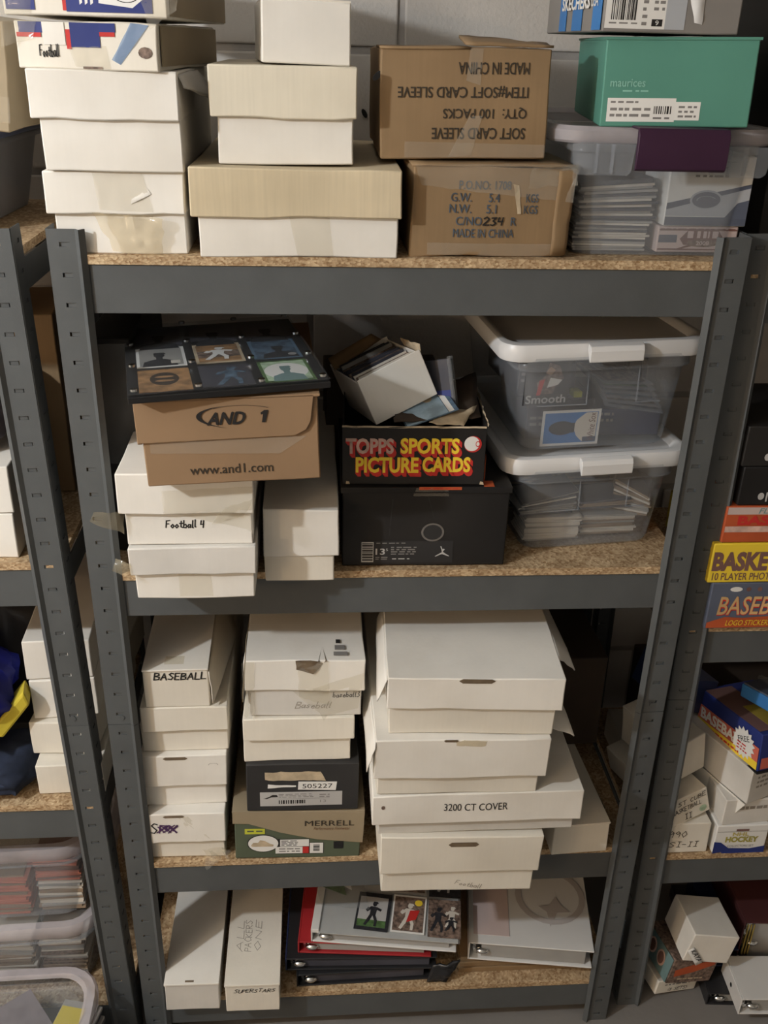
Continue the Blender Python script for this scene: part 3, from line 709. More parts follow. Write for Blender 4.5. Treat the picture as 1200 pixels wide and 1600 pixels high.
# ------------------------------------------------------------------ second shelf
Z2 = 1.0345
f1 = carton('lower white card box of the pair under the AND 1 shoe box, overhanging the shelf', -.373, -.202, -.083, Z2 + .001, 1.120, 1.078, bl=.004, br=.004, d=.40, lm=GREYW)
patch('tape', TAPE, f1, (-.022, .002, .004), (.024, .002, .004), (-.022, .002, .046), (.022, .002, .044), 7, 6, .0012, .0008, 40)
patch('tape', TAPEY, f1, (-.110, -.004, .052), (-.084, -.006, .040), (-.105, .01, .064), (-.084, -.003, .062), 6, 5, .004, .002, 70, edge=.002)
f2 = carton('white card box marked Football 4 under the AND 1 shoe box', -.380, -.202, -.083, 1.121, 1.2285, 1.171, bl=.006, br=.003, d=.40, amp=.002)
hand('Football 4', f2, -.030, .026, .050, .0105, INK, y=.0025, th=.0017)
patch('tape', TAPE, f2, (-.03, -.002, .05), (.088, -.003, .02), (-.03, -.002, .085), (.088, -.003, .09), 12, 8, .003, .003, 40)
patch('tape', TAPE, f2, (.03, -.003, .03), (.075, -.003, .042), (.05, -.003, .06), (.088, -.003, .072), 7, 6, .006, .003, 70, edge=.002)
patch('tape', TAPEY, f2, (-.125, -.012, .046), (-.085, .004, .020), (-.118, -.010, .060), (-.085, .004, .052), 7, 5, .004, .004, 60, edge=.002)
an = thing('shoe_box', 'brown AND 1 shoe box with a fold-over front flap, under the card display', 'box', (-.223, -.116, 1.2315), (0, -1.6, 2.6))
softbox('body', KRAFT2, an, -.108, .110, 0, .33, 0, .112, .001)
MB().prism([(-.114, .060), (.080, .062), (.094, .069), (.100, .080), (.105, .115), (-.114, .115)], 1, -.004, -.0006).build('front_flap', KRAFT2, an, bev=.0008)
MB().box(-.1145, .1125, -.004, .332, .112, .1155).build('lid', KRAFT2, an, bev=.0008)
MB().box(-.1145, -.1085, -.002, .25, .058, .112).build('side_flap', KRAFT2, an, bev=.0008)
ring(an, 'logo_swoosh', INK, .012, .090, .052, .015, .006, y=-.0048, a0=.62 * PI, a1=1.42 * PI, taper=True, rot=-.05)
ring(an, 'logo_swoosh', INK, .012, .090, .052, .0155, .0014, y=-.0048, a0=.25 * PI, a1=.70 * PI)
text('AND', an, -.004, .089, .047, .0155, INK, y=-.0050, bold=.035, shear=.35); shape(an, 'lettering', INK, [(.0395, .0820), (.0440, .0820), (.0482, .0978), (.0432, .0978), (.0385, .0945), (.0392, .0920), (.0418, .0930)], y=-.0050)
text('www.and1.com', an, -.002, .020, .104, .0125, INKB, y=-.0018, bold=.004)
patch('tape', TAPE, an, (-.10, -.0016, .045), (.06, -.0016, .038), (-.10, -.0016, .060), (.095, -.0016, .060), 10, 4, .0015, .001, 40)
# nine-card display plate
pl = thing('card_display', 'black nine-card display plate lying on the AND 1 box, lower six cards in the light', 'card holder', (-.220, -.128, 1.3515), (-.6, -1.4, 10.6))
MB().box(-.122, .122, 0, .318, 0, .008).build('base_plate', BLACKP, pl, bev=.001)
MB().box(-.122, .122, 0, .318, .0105, .0135).build('cover_sheet', PLATEF, pl, bev=.001)
for i in range(4):
    for j in range(4):
        k = MB().prism(oval(-.114 + i * .076, .008 + j * .1007, .0045, .0045, 10), 2, .0136, .0165).build('screw', CHROME, pl)
def flatcard(label, cat, M_, w, h, layers, group=None, name='trading_card', th=.0006):
    """one printed card; layers = list of (outline, material)"""
    mats = []; mb = MB()
    def mi(m):
        if m not in mats: mats.append(m)
        return mats.index(m)
    for k, (pts, m) in enumerate(layers):
        z = 0 if k == 0 else th + .00008 * k
        if k == 0: mb.prism(pts, 2, 0, th, mi(m))
        else: mb.poly([(p[0], p[1], z) for p in pts], mi(m))
    me = bpy.data.meshes.new(name); me.from_pydata(mb.v, [], mb.f); me.polygons.foreach_set('material_index', mb.m)
    for m in mats: me.materials.append(m)
    o = bpy.data.objects.new(name, me); COL.objects.link(o); o.matrix_world = M_
    return tag(o, label, cat, group)
def R4(x0, x1, y0, y1): return [(x0, y0), (x1, y0), (x1, y1), (x0, y1)]
def figure(w, h, s=1.0, dx=0, dy=0, pose=0, m=None):
    """small printed figure: list of (outline, material)"""
    def P(*q): return [(dx + a * w * s, dy + b * h) for a, b in q]
    if pose == 0:   # head and shoulders
        return [(P((-.42, -.48), (-.37, -.22), (-.13, -.10), (.13, -.10), (.37, -.22), (.42, -.48)), m), (P((-.08, -.12), (.08, -.12), (.08, .02), (-.08, .02)), m), (oval(dx, dy + .12 * h, .13 * w * s, .14 * h, 16), m), (P((-.14, .18), (.17, .18), (.12, .27), (-.12, .27)), m)]
    return [(P((-.12, -.10), (.10, -.12), (.15, .18), (-.11, .20)), m), (oval(dx + .03 * w, dy + .28 * h, .085 * w * s, .085 * h, 14), m), (P((-.05, .29), (.17, .29), (.12, .36), (-.03, .36)), m),
        (P((-.11, .19), (-.04, .13), (-.22, .0), (-.30, .06)), m), (P((-.30, .06), (-.23, .0), (-.16, .12), (-.22, .16)), m), (P((.12, .18), (.08, .10), (.28, .04), (.32, .11)), m),
        (P((-.12, -.08), (.0, -.10), (-.10, -.30), (-.22, -.27)), m), (P((-.22, -.27), (-.11, -.30), (-.22, -.46), (-.31, -.43)), m), (P((-.01, -.10), (.10, -.10), (.20, -.28), (.09, -.30)), m), (P((.09, -.28), (.19, -.28), (.17, -.47), (.08, -.47)), m)]
PMAT = Matrix.Translation((-.220, -.128, 1.3515)) @ Euler((math.radians(-.6), math.radians(-1.4), math.radians(10.6))).to_matrix().to_4x4()
cw, ch = .064, .089
def nine(i, j, label, bg, fig, border=None, extra=()):
    M_ = PMAT @ Matrix.Translation((-.076 + i * .076, .008 + .0503 + j * .1007, .0082))
    L = [(R4(-cw / 2, cw / 2, -ch / 2, ch / 2), border or bg)]
    if border: L.append((R4(-cw / 2 + .004, cw / 2 - .004, -ch / 2 + .005, ch / 2 - .005), bg))
    L += list(extra); L += fig
    flatcard(label, 'card', M_, cw, ch, L, 'cards in the nine-card display')
nine(0, 0, 'amber card with a round dark badge, front left corner of the card display', WARMP, [(oval(0, .004, .018, .026, 20), DKBROWN), (oval(0, .012, .012, .004, 14), WARMP), (oval(0, -.004, .012, .004, 14), WARMP)])
nine(1, 0, 'dark grey-blue card with a pale swinging figure, front middle of the card display', CARDD, [*figure(cw, ch, 1, .006, 0, 1, m=BLUEG)])
nine(2, 0, 'mint green card with a pale oval and dark figure, front right of the card display', GREENL, [(oval(0, -.002, .028, .033, 24), PAPER), *figure(cw * .8, ch * .9, 1, 0, -.004, m=TEALD)], GREENP)
nine(0, 1, 'white bordered card with a dark capped figure, middle left of the card display', CARDG, [*figure(cw * .85, ch * .9, 1, -.002, -.003, m=DARKP), (R4(.012, .024, -.034, -.020), CARDW)], PAPER)
nine(1, 1, 'tan bordered card with a pitching figure, centre of the card display', WARMP, [(R4(-.028, .028, -.02, .01), MUDP), *figure(cw, ch * .8, 1, 0, 0, 1, m=PAPER)], RAW)
nine(2, 1, 'blue bordered card with a dark figure, middle right of the card display', BLUEG, [*figure(cw * .9, ch * .8, 1, .004, -.008, m=DARKP), (oval(.02, -.03, .006, .006, 10), CARDG)], mat('dull_blue_print', (.10, .17, .25), rough=.5, var=.2))
for i in range(3): nine(i, 2, ('dark shadowed card at the back left of the card display', 'dark shadowed card at the back middle of the card display', 'dark shadowed card at the back right of the card display')[i], CARDD, [*figure(cw, ch, 1, 0, -.02, m=DARKP)])  # back row: the beam's shade is put into the dark stock and print

f3 = carton('small white box overhanging the shelf, between the Football 4 boxes and the black shoe box', -.194, -.087, -.034, Z2 + .001, 1.152, 1.078, bm=CREAM, lm=WHITE, bl=.001, br=.007, over=.003, d=.40, wave=.0006)
g1 = thing('shoe_box', 'black shoe box with a silver ring and size 13 label on the second shelf', 'box', (.0415, .012, Z2 + .001), (0, 0, -.8))
softbox('body', BLACKB, g1, -.1225, .1215, 0, .33, 0, .1285, .0012)
MB().box(-.125, .1245, -.002, .332, .120, .1295).build('lid', BLACKB, g1, bev=.001)
ring(g1, 'silver_ring', CHROME, .011, .056, .0170, .0150, .0030, y=-.0022); shape(g1, 'ring_disc', CHAR, oval(.011, .056, .0142, .0124), y=-.0016)
lab = rect(g1, 'barcode_label', GPAPER, -.094, -.076, .0065, .040, y=-.0018); bars(g1, INK, -.093, -.077, .009, .038, 20, y=-.0024, seed=11, vertical=False)
text('13', g1, -.066, .024, .014, .0105, GPAPER, y=-.0018, bold=.02); text('5', g1, -.056, .027, .003, .004, GPAPER, y=-.0018)
scrib(g1, LINE, -.072, -.028, .0365, .040, 1, y=-.0018, seed=3); scrib(g1, LINE, -.05, -.012, .018, .033, 4, y=-.0018, seed=12); scrib(g1, GPAPER, -.048, -.022, .010, .0135, 1, y=-.0018, seed=13); scrib(g1, LINE, -.073, -.055, .010, .016, 2, y=-.0018, seed=14)
rect(g1, 'label_panel', CHAR, -.096, .043, .005, .042, y=-.0013)
jm = [(.016, .016), (.023, .0205), (.0262, .0225), (.0255, .027), (.0235, .0325), (.0248, .033), (.0272, .0275), (.0286, .0285), (.0306, .0275), (.0294, .026), (.0276, .0235), (.0305, .021), (.0375, .0165), (.037, .0155), (.029, .0185), (.0268, .0195), (.024, .0185), (.017, .015)]
shape(g1, 'jumping_emblem', GPAPER, jm, y=-.0020)
patch('tape', TAPE, g1, (-.02, -.0025, .115), (.032, -.0025, .115), (-.016, -.0025, .129), (.03, -.0025, .129), 6, 3, .001, .001, 40)
for k, (a, b, c_, d_) in enumerate(((-.05, .11, -.054, .05), (.0, .118, .012, .078))):
    patch('scuff', CHAR, g1, (a, -.0012, b), (a + .0015, -.0012, b), (c_, -.0012, d_), (c_ + .0015, -.0012, d_), 2, 4, .0006)
# trading-card wax box with torn top, contents resting in it
g2 = thing('wax_box', 'black TOPPS SPORTS PICTURE CARDS box with a torn open top', 'box', (.021, .017, 1.1665), (0, -.5, -2.5))
mb = MB(); w2 = .102
mb.box(-w2, w2, 0, .002, 0, .0885); mb.box(-w2, w2, .168, .17, 0, .10); mb.box(-w2, -w2 + .002, .002, .168, 0, .085); mb.box(w2 - .002, w2, .002, .168, 0, .093); mb.box(-w2, w2, 0, .17, 0, .002)
mb.build('box_walls', BLACKB, g2, bev=.0006)
patch('torn_edge', RAW, g2, (-w2, -.0006, .0875), (w2, -.0006, .0875), (-w2, .0016, .0895), (w2, .0016, .0895), 40, 1, .0003, edge=.0008)
patch('torn_edge', RAW, g2, (w2 - .0006, .001, .091), (w2 - .0006, .169, .094), (w2 + .001, .001, .0945), (w2 + .001, .169, .098), 24, 1, .002, edge=.003)
patch('torn_flap', DKBROWN, g2, (-.03, .01, .090), (.096, .03, .092), (-.02, .09, .098), (.10, .15, .120), 10, 8, .003, .002, 30, thick=.0012, edge=.003)
patch('torn_flap', RAW, g2, (.02, .004, .0905), (.070, .004, .0905), (.03, .028, .094), (.092, .05, .103), 8, 4, .002, .001, 40, thick=.001, edge=.004)
def blocktext(parent, s, x, z, w, h, face, y):
    for k, dz in enumerate((-.0052, -.0040, -.0028, -.0014)):
        text(s, parent, x + .0034 - k * .0010, z + dz, w * 1.02, h * 1.08, RED, y=y - .0001 * k, bold=.06, name='letter_block')
    text(s, parent, x, z, w, h, face, y=y - .0016, bold=.035)
blocktext(g2, 'TOPPS', -.063, .0600, .068, .0240, CREAMP, -.0012)
blocktext(g2, 'SPORTS', .0225, .0605, .084, .0240, YEL, -.0012)
blocktext(g2, 'PICTURE', -.038, .0310, .090, .0245, YEL, -.0012)
blocktext(g2, 'CARDS', .047, .0320, .069, .0240, YEL, -.0012)
shape(g2, 'ball_rim', RED, oval(.0835, .0635, .0125, .0125), y=-.0012); shape(g2, 'ball', PAPER, oval(.082, .0642, .0108, .0112), y=-.0016); ring(g2, 'ball_emblem', RED, .0905, .064, .0032, .0045, .001, y=-.0022)
for x in (-.094, .099): patch('worn_corner', RAW, g2, (x - .003, -.0008, .001), (x + .003, -.0008, .001), (x - .002, -.0008, .006), (x + .002, -.0008, .005), 4, 3, .001, edge=.001)
# red strip of the wax box lid lying under it
r_ = rect(g1, 'red_sticker', ORANGE, -.012, .05, .126, .1305, y=-.0028); scrib(g1, RED, -.005, .045, .127, .1295, 1, y=-.0036, seed=6)
MB().box(.083, .098, .0, .02, .1297, .1303).build('red_sticker', ORANGE, g1)
patch('red_flap', ORANGE, g2, (.1035, .004, .003), (.107, .03, .003), (.1035, .004, .040), (.107, .03, .036), 4, 4, .001, thick=.001)
# white tilted box full of cards
g3 = thing('card_box', 'open white card box tilted inside the torn black wax box, packed with cards', 'box', (.013, .061, 1.2655), (-9.3, -22, 16.6))
mb = MB(); a, b_ = .0505, .071
mb.prism([(-a, 0), (a, 0), (a, b_), (a - .008, b_ + .001), (-a, b_)], 1, 0, .0022); mb.box(-a, -a + .002, .002, .16, 0, b_ * .93); mb.box(a - .002, a, .002, .16, 0, b_ * .93); mb.box(-a, a, .002, .16, 0, .002); mb.box(-a, a, .158, .16, 0, b_)
mb.build('body', WHITE, g3, bev=.001)
patch('flap', RAW, g3, (a, .004, b_ * .93), (a, .07, b_ * .93), (a + .004, .006, b_ + .006), (a - .004, .065, b_ + .012), 5, 3, .001, thick=.001, edge=.002)
patch('flap', KRAFT, g3, (-a, .135, b_ * .9), (a * .8, .158, b_), (-a, .15, b_ + .012), (a * .6, .163, b_ + .014), 6, 3, .001, thick=.0015)
G3M = Matrix.Translation((.013, .061, 1.2655)) @ Euler((math.radians(-9.3), math.radians(-22), math.radians(16.6))).to_matrix().to_4x4()
cme = []
for m in (CARDG, CARDD, CARDW, CARDD, MUDP):
    me = MB().box(-.046, .040, 0, .0035, .003, .066).mesh('trading_card'); me.materials.append(m); cme.append(me)
rnd = random.Random(4)
for i in range(24):
    o = bpy.data.objects.new('trading_card', cme[2 if i in (2, 4) else rnd.choice((0, 1, 1, 3, 4))]); COL.objects.link(o)
    o.matrix_world = G3M @ Matrix.Translation((rnd.uniform(-.002, .004), .006 + i * .0058, rnd.uniform(-.002, .004))) @ Matrix.Rotation(rnd.uniform(-.06, .02), 4, 'X')
    tag(o, 'card standing on edge inside the tilted open white box', 'card', 'cards in the tilted white box')
mz = flatcard('pale blue printed leaflet sticking out under the tilted white box', 'leaflet', Matrix.Translation((.052, .055, 1.268)) @ Euler((math.radians(14), math.radians(-16), math.radians(12))).to_matrix().to_4x4(), .09, .08,
    [(R4(-.05, .03, -.02, .07), BLUEG), (R4(-.048, .015, -.018, .06), mat('pale_blue_print', (.33, .45, .55), rough=.4, var=.3, scale=40)), (R4(.016, .024, -.018, .065), PAPER), (oval(-.002, .03, .008, .012, 12), RAW)], name='leaflet', th=.001)
st = thing('sleeve', 'upright dark blue clear-edged sleeve leaning behind the leaflet', 'sleeve', (.086, .070, 1.262), (-14, 10, 62))
MB().box(-.003, .003, 0, .10, 0, .075).build('cover', CARDD, st, bev=.001)
MB().box(-.0042, .0042, -.002, .004, 0, .078).build('clear_edge', FILM, st); MB().box(-.0036, -.003, .004, .08, .004, .03).build('blue_panel', BLUEP, st)

# white-lidded tubs
def latch_lid(t, W_, h, lidh, seg):
    o = MB().box(seg[0], seg[1], -.0175, .01, h - .001, h + lidh + .0005).build('latch', WPLAST, t, bev=.003, sm=True)
def white_tub(label, loc, w, d, h, rz, ry, seg):
    t = thing('storage_tub', label, 'tub', loc, (0, ry, rz))
    loft('tub', TUBC, t, [(w - .044, d - .04, .026, .001, d), (w - .038, d - .034, .028, .008), (w - .012, d - .012, .03, h - .022), (w + .002, d + .002, .032, h - .020), (w + .002, d + .002, .032, h)], cap1=False, th=.0012)
    W_, D_ = w + .042, d + .03
    loft('lid', WPLAST, t, [(W_ - .002, D_ - .002, .032, h - .005, d), (W_, D_, .033, h - .003), (W_ + .002, D_ + .002, .034, h + .012), (W_ - .004, D_ - .004, .032, h + .019), (W_ - .016, D_ - .016, .036, h + .021), (W_ - .03, D_ - .03, .03, h + .019), (W_ - .042, D_ - .042, .026, h + .012), (W_ * .4, D_ * .4, .02, h + .012)], cap0=False, th=0)
    o = MB().prism([(-.0140, -.0048), (-.0158, -.003), (-.0168, .012), (-.0138, .0188), (-.004, .0214), (-.002, .012)], 0, seg[0], seg[1]).build('latch', WPLAST, t, bev=.0015); o.location = (0, 0, h)
    # frosted indent panels moulded in the front
    for s in (-1, 1):
        x0, x1 = (-w / 2 + .034, -.025) if s < 0 else (.05, w / 2 - .046)
        k = MB(); n = .0013
        for (a, b, c_, e_) in ((x0, x1, h * .50, h * .50 + n), (x0 if s > 0 else x1 - n, x0 + n if s > 0 else x1, h * .50, h - .022)): k.box(a, b, .006, .0075, c_, e_)
        k.build('moulded_panel', TUBH, t)
    return t
h1 = white_tub('lower white-lidded clear tub on the second shelf, filled with piles of bare cards', (.308, .050, Z2 + .001), .252, .37, .141, 5, -1.2, (-.035, .045))
h2 = white_tub('upper white-lidded clear tub, with the White Sox card showing through its front', (.303, .058, 1.199), .268, .37, .148, 4.5, -1.2, (-.035, .045))
H = lambda x, y, z: (.300 + x * .996 - y * .087, .050 + y * .996 + x * .087, Z2 + z)
def hs(label, grp, x, y, z, rz, *a, **k): card_stack(label, grp, H(x, y, z), rz + 5, *a, **k)
hs('bare card in the low left pile inside the lower white-lidded tub', 'low left pile in lower tub', -.048, .032, .006, 0, 13, .088, .063, .0030, [CARDW, CARDW, CARDB, CARDG], .004, 0, .0002, 11)
hs('bare card in the loose slanting pile above the low left pile, lower tub', 'slanting left pile in lower tub', -.056, .034, .050, 2, 11, .088, .063, .0024, [CARDW, CARDG, CARDG, CARDD], .006, -14, .001, 12)
hs('bare card in the low middle pile inside the lower white-lidded tub', 'low middle pile in lower tub', .046, .038, .008, -2, 11, .088, .063, .0030, [CARDW, CARDW, CARDB, CARDG], .005, 0, .0003, 13)
hs('dark card in the middle pile below the latch of the lower tub', 'dark middle pile in lower tub', .042, .042, .052, 0, 4, .084, .06, .003, [CARDD, CARDD, CARDB], .004, -3, .004, 14)
hs('bare card in the pile slumped to the right inside the lower tub', 'slumped right pile in lower tub', .084, .045, .040, -25, 12, .06, .085, .0032, [CARDW, CARDB, CARDG, CARDB], .003, 26, .0012, 15)
hs('bare card in the rear left pile inside the lower white-lidded tub', 'rear left pile in lower tub', -.05, .15, .006, 0, 14, .088, .063, .0036, [CARDG, CARDB, CARDD], .005, 0, .0006, 16)
hs('bare card in the rear right pile inside the lower white-lidded tub', 'rear right pile in lower tub', .045, .15, .006, 0, 14, .088, .063, .0036, [CARDG, CARDB, CARDD], .005, 0, .0006, 17)
H2M = Matrix.Translation((.294, .056, 1.199)) @ Euler((0, math.radians(-1.2), math.radians(4.5))).to_matrix().to_4x4()
def stand(x, y, z, rz=0, tilt=-6, rot=0): return H2M @ Matrix.Translation((x, y, z)) @ Matrix.Rotation(math.radians(rz), 4, 'Z') @ Matrix.Rotation(math.radians(90 + tilt), 4, 'X') @ Matrix.Rotation(math.radians(rot), 4, 'Z')
ws = flatcard('White Sox card standing sideways against the front of the upper white-lidded tub', 'card', stand(-.030, .027, .0315, 0, 5, 90), .063, .088,
    [(R4(-.029, .029, -.045, .045), PAPER), (R4(-.025, .025, -.041, .041), SKYB), ([(-.024, -.040), (.024, -.040), (.024, -.022), (.012, -.008), (0, -.004), (-.014, -.01), (-.024, -.02)], CARDW), (oval(0, .014, .0115, .020, 20), DARKP), ([(-.008, -.006), (.008, -.006), (.008, .004), (-.008, .004)], DARKP), (R4(-.024, -.016, -.041, -.02), SLATE)])
text('White Sox', ws, 0, 0, .046, .010, MAROON, T=Matrix.Translation((.001, -.032, .0012)), shear=.2)
sm_ = flatcard('dark card reading Smooth in grey letters, upper left inside the upper tub', 'card', stand(-.074, .020, .106, 0, 8, 0), .066, .072,
    [(R4(-.034, .034, -.036, .036), DARKP), ([(-.012, -.018), (-.016, .0), (-.004, .012), (.0, .032), (.016, .026), (.024, .006), (.014, -.002), (.01, -.018)], MUDP), ([(-.015, -.020), (-.009, -.020), (-.004, .006), (-.012, .004)], RED), ([(.0, -.008), (.016, -.004), (.022, .004), (.004, .008)], PAPER), ([(-.004, .016), (.004, .012), (.01, .02), (.002, .026)], SKIN)])
text('Smooth', sm_, 0, 0, .060, .013, GPAPER, T=Matrix.Translation((.0, -.026, .0012)), bold=.02)
for k, (x, y, z, rz, t, lb, m) in enumerate(((-.040, .05, .005, 0, 0, 'dark card box lying behind the White Sox card in the upper tub', CARDD), (-.062, .06, .072, 2, 0, 'dark card box behind the Smooth card in the upper tub', CARDD), (.066, .05, .005, -4, 0, 'navy card box low on the right inside the upper tub', BLUEV))):
    loc = tuple(H2M @ Vector((x, y, z))); w_ = (.105, .09, .105)[k]
    q = onebox(lb, loc, w_, .16, (.064, .050, .042)[k], m, (0, 0, 4 + rz), amp=.0006)
    scrib(q, LINE, -w_ * .45, -w_ * .2, .02, .04, 2, seed=k)
for k in range(6):
    o = flatcard('clear rigid card sleeve in the slumped pile on the right of the upper tub', 'card sleeve', H2M @ Matrix.Translation((.070 - .002 * k, .035 + .002 * k, .052 + k * .0075)) @ Euler((math.radians(4), math.radians(8), math.radians(-8 + 4 * k))).to_matrix().to_4x4(), .08, .1,
        [(R4(-.045, .045, 0, .09), TUBH), (R4(-.038, .038, .008, .082), (CARDD, MUDP, BLUEG, CARDD, GREENP, MUDP)[k])], 'sleeves on the right of the upper tub', 'card_sleeve', .0018)
yg = onebox('small lime-green wrapped packet inside the upper tub beside the Smooth card', tuple(H2M @ Vector((-.018, .04, .0725))), .014, .02, .010, LIME, (0, 0, 4), name='packet', cat='packet')
# dark wrapped box at the back left of the second shelf
bw = onebox('black film-wrapped box in the dark rear left corner of the second shelf', (-.405, .07, Z2 + .001), .06, .30, .33, BLACKB, (0, 0, 0), amp=.004)
patch('wrap', FILM, bw, (-.028, -.004, .15), (.028, -.004, .14), (-.03, -.006, .325), (.034, -.004, .325), 8, 14, .006, .002, 35)
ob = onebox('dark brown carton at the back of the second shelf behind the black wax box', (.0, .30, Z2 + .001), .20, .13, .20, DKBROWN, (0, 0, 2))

# ------------------------------------------------------------------ third shelf
Z3 = .4625
i1 = carton('white box with a scribbled-out marker label and hand hole, bottom of the far left stack', -.407, -.277, .002, Z3, .5675, .505, bm=CREAM, lm=WHITE, bl=.001, br=.003, d=.40, amp=.002)
capsule(i1, -.020, .1005, .036, .005); hand('S', i1, -.061, .0645, .011, .022, INK, y=-.003, th=.002); hand('PX', i1, -.046, .066, .028, .016, PURPLE_INK, y=-.003, th=.0026)
for k in range(5): hand('X', i1, -.050 + k * .005, .067 + (k % 2) * .003, .012, .012, PURPLE_INK, y=-.0032, th=.0022)
patch('tape', TAPE, i1, (-.012, -.002, .098), (.004, -.002, .100), (.040, -.002, .0), (.070, -.003, .004), 6, 12, .003, .003, 40)
patch('tape', TAPE, i1, (.030, -.003, -.014), (.066, -.004, .012), (.024, -.002, .018), (.074, -.003, .026), 8, 6, .006, .005, 60, edge=.003)
i2 = carton('white box with hand hole and short scratch, second from bottom of far left stack', -.412, -.271, .017, .5685, .680, .616, bm=WHITE, lm=WHITE, bl=.0, br=.002, d=.40, wave=.001)
capsule(i2, -.012, .1065, .040, .006); ring(i2, 'scratch', LINE, .049, .091, .008, .004, .0008, y=-.0015, a0=.0, a1=PI)
i3 = carton('plain white lidded box just below the BASEBALL box', -.403, -.265, .020, .681, .775, .727, bm=CREAM, lm=CREAM, bl=-.004, br=.001, d=.38, wave=.002)
i4 = onebox('white box marked BASEBALL in black marker, on top of the far left stack', (-.342, .021, .776), .101, .37, .073, CREAM, (0, 0, 1.1), amp=.0016)
MB().box(-.0515, .0515, -.003, .372, .071, .0742).build('lid', WHITE, i4, bev=.001)
hand('BASEBALL', i4, -.034, .054, .080, .0125, INK, y=-.0022, th=.0021, slant=.15, jit=.03)
patch('flap', CREAM, i4, (.0515, .0, .066), (.0525, .30, .070), (.057, -.004, .008), (.085, .20, .012), 6, 6, .002, .002, 20, thick=.0015)
rect(i4, 'tape', TAPE, -.018, .012, .0743, .0746, y=.012, t=.022)
patch('paper_scrap', GREYW, i4, (.052, .22, .072), (.088, .25, .064), (.05, .30, .085), (.086, .31, .075), 6, 5, .005, .004, 40)

j1 = thing('shoe_box', 'olive MERRELL shoe box with a brown slanted lid on the third shelf', 'box', (-.154, .001, Z3), (0, 1.2, 0))
softbox('body', OLIVE, j1, -.109, .106, 0, .34, 0, .104, .0008)
MB().prism([(-.112, .108), (-.112, .082), (-.085, .081), (-.03, .060), (.03, .044), (.110, .035), (.1115, .1045), (-.112, .108)], 1, -.003, -.0006).build('lid_front', KRAFT3, j1, bev=.0006)
MB().box(-.1125, .1115, -.002, .342, .1035, .1075).build('lid_top', KRAFT3, j1, bev=.0008); MB().box(.107, .1112, -.001, .3, .05, .104).build('lid_side', KRAFT3, j1)
text('MERRELL', j1, .052, .0815, .084, .0115, INKB, y=-.0036, bold=.004); text('Performance Footwear', j1, .056, .0695, .062, .0065, mat('rust_print', (.2, .1, .05)), y=-.0036, shear=.25)
shape(j1, 'shoe_oval_rim', INK, oval(-.061, .034, .0275, .020), y=-.0010); shape(j1, 'shoe_oval', PAPER, oval(-.061, .034, .0258, .0185), y=-.0014)
shape(j1, 'shoe_print', RAW, [(-.082, .030), (-.078, .036), (-.07, .036), (-.066, .042), (-.058, .040), (-.05, .034), (-.043, .031), (-.044, .027), (-.08, .027)], y=-.002)
rect(j1, 'label', INK, -.036, .0185, .0095, .0435, y=-.0009); rect(j1, 'label', INK, .0182, .043, .0095, .0345, y=-.0009); rect(j1, 'label', PAPER, -.032, .0175, .0265, .0425, y=-.0016); rect(j1, 'label', PAPER, -.040, .0065, .0105, .0255, y=-.0016); rect(j1, 'label', RED, .0068, .0172, .0105, .0255, y=-.0016); rect(j1, 'label', PAPER, .019, .042, .0105, .0340, y=-.0016)
scrib(j1, INK, -.030, .0, .028, .041, 4, y=-.0024, seed=21); scrib(j1, LINE, -.034, .002, .0125, .024, 2, y=-.0024, seed=22); bars(j1, INK, .025, .036, .015, .031, 18, y=-.0024, seed=6, vertical=False)
rect(j1, 'sticker', LIME, -.092, -.058, .056, .068, y=-.0014); scrib(j1, OLIVE, -.088, -.062, .059, .066, 1, y=-.002, seed=23)
MB().prism([(.061, .020), (.076, .020), (.077, .022), (.077, .036), (.060, .036), (.060, .022)], 1, -.0008, .001).build('finger_notch', BLACKP, j1)
j2 = onebox('charcoal shoe box with a torn label and a number sticker, under the white Baseball boxes', (-.1455, -.002, .5725), .186, .33, .0995, CHAR, (0, .6, 0), amp=.0008, name='shoe_box')
rect(j2, 'label', GPAPER, -.071, .066, .0115, .0415); shape(j2, 'shoe_print', INK, [(-.066, .028), (-.063, .0285), (-.056, .0315), (-.05, .036), (-.043, .0355), (-.041, .031), (-.052, .0305), (-.06, .027)], y=-.0012)
scrib(j2, LINE, -.04, .018, .029, .038, 3, seed=31); bars(j2, INK, -.040, .006, .016, .024, 26, seed=33); text('13', j2, .034, .0205, .010, .0055, LINE, y=-.0013); scrib(j2, LINE, .028, .045, .028, .037, 2, seed=34); rect(j2, 'print_rule', LINE, -.042, .045, .0265, .0271, y=-.0012)
shape(j2, 'number_sticker', PAPER, [(-.008, .046), (.055, .0435), (.057, .062), (-.007, .0635)], y=-.0012)
text('505227', j2, .0245, .0535, .050, .0095, INK, y=-.0026, bold=.0)
patch('torn_paper', PAPER, j2, (-.058, -.0012, .050), (-.011, -.0012, .0525), (-.057, -.0012, .058), (-.011, -.0012, .0555), 8, 2, .0006, edge=.0012)
patch('torn_paper', RAW, j2, (-.062, -.0012, .067), (.038, -.0012, .065), (-.062, -.0012, .084), (.03, -.0012, .084), 14, 3, .0008, edge=.002)
j3 = carton('plain white lidded box on the charcoal shoe box', -.239, -.060, -.002, .6725, .765, .722, bm=CREAM, lm=CREAM, bl=.0, br=.005, d=.36, amp=.002, wave=.002)
j4 = carton('heavily taped white box marked Baseball, on top of the stack above the shoe boxes', -.234, -.045, -.005, .766, .879, .821, bm=GREYW, lm=WHITE, bl=.006, br=.005, d=.40, amp=.003, wave=.003, ry=1)
hand('Baseball', j4, -.016, .016, .056, .0125, PENCIL, y=.0012, th=.0011, slant=.3); hand('baseball3', j4, .044, .037, .042, .010, INK, y=.0008, th=.0011, slant=.15)
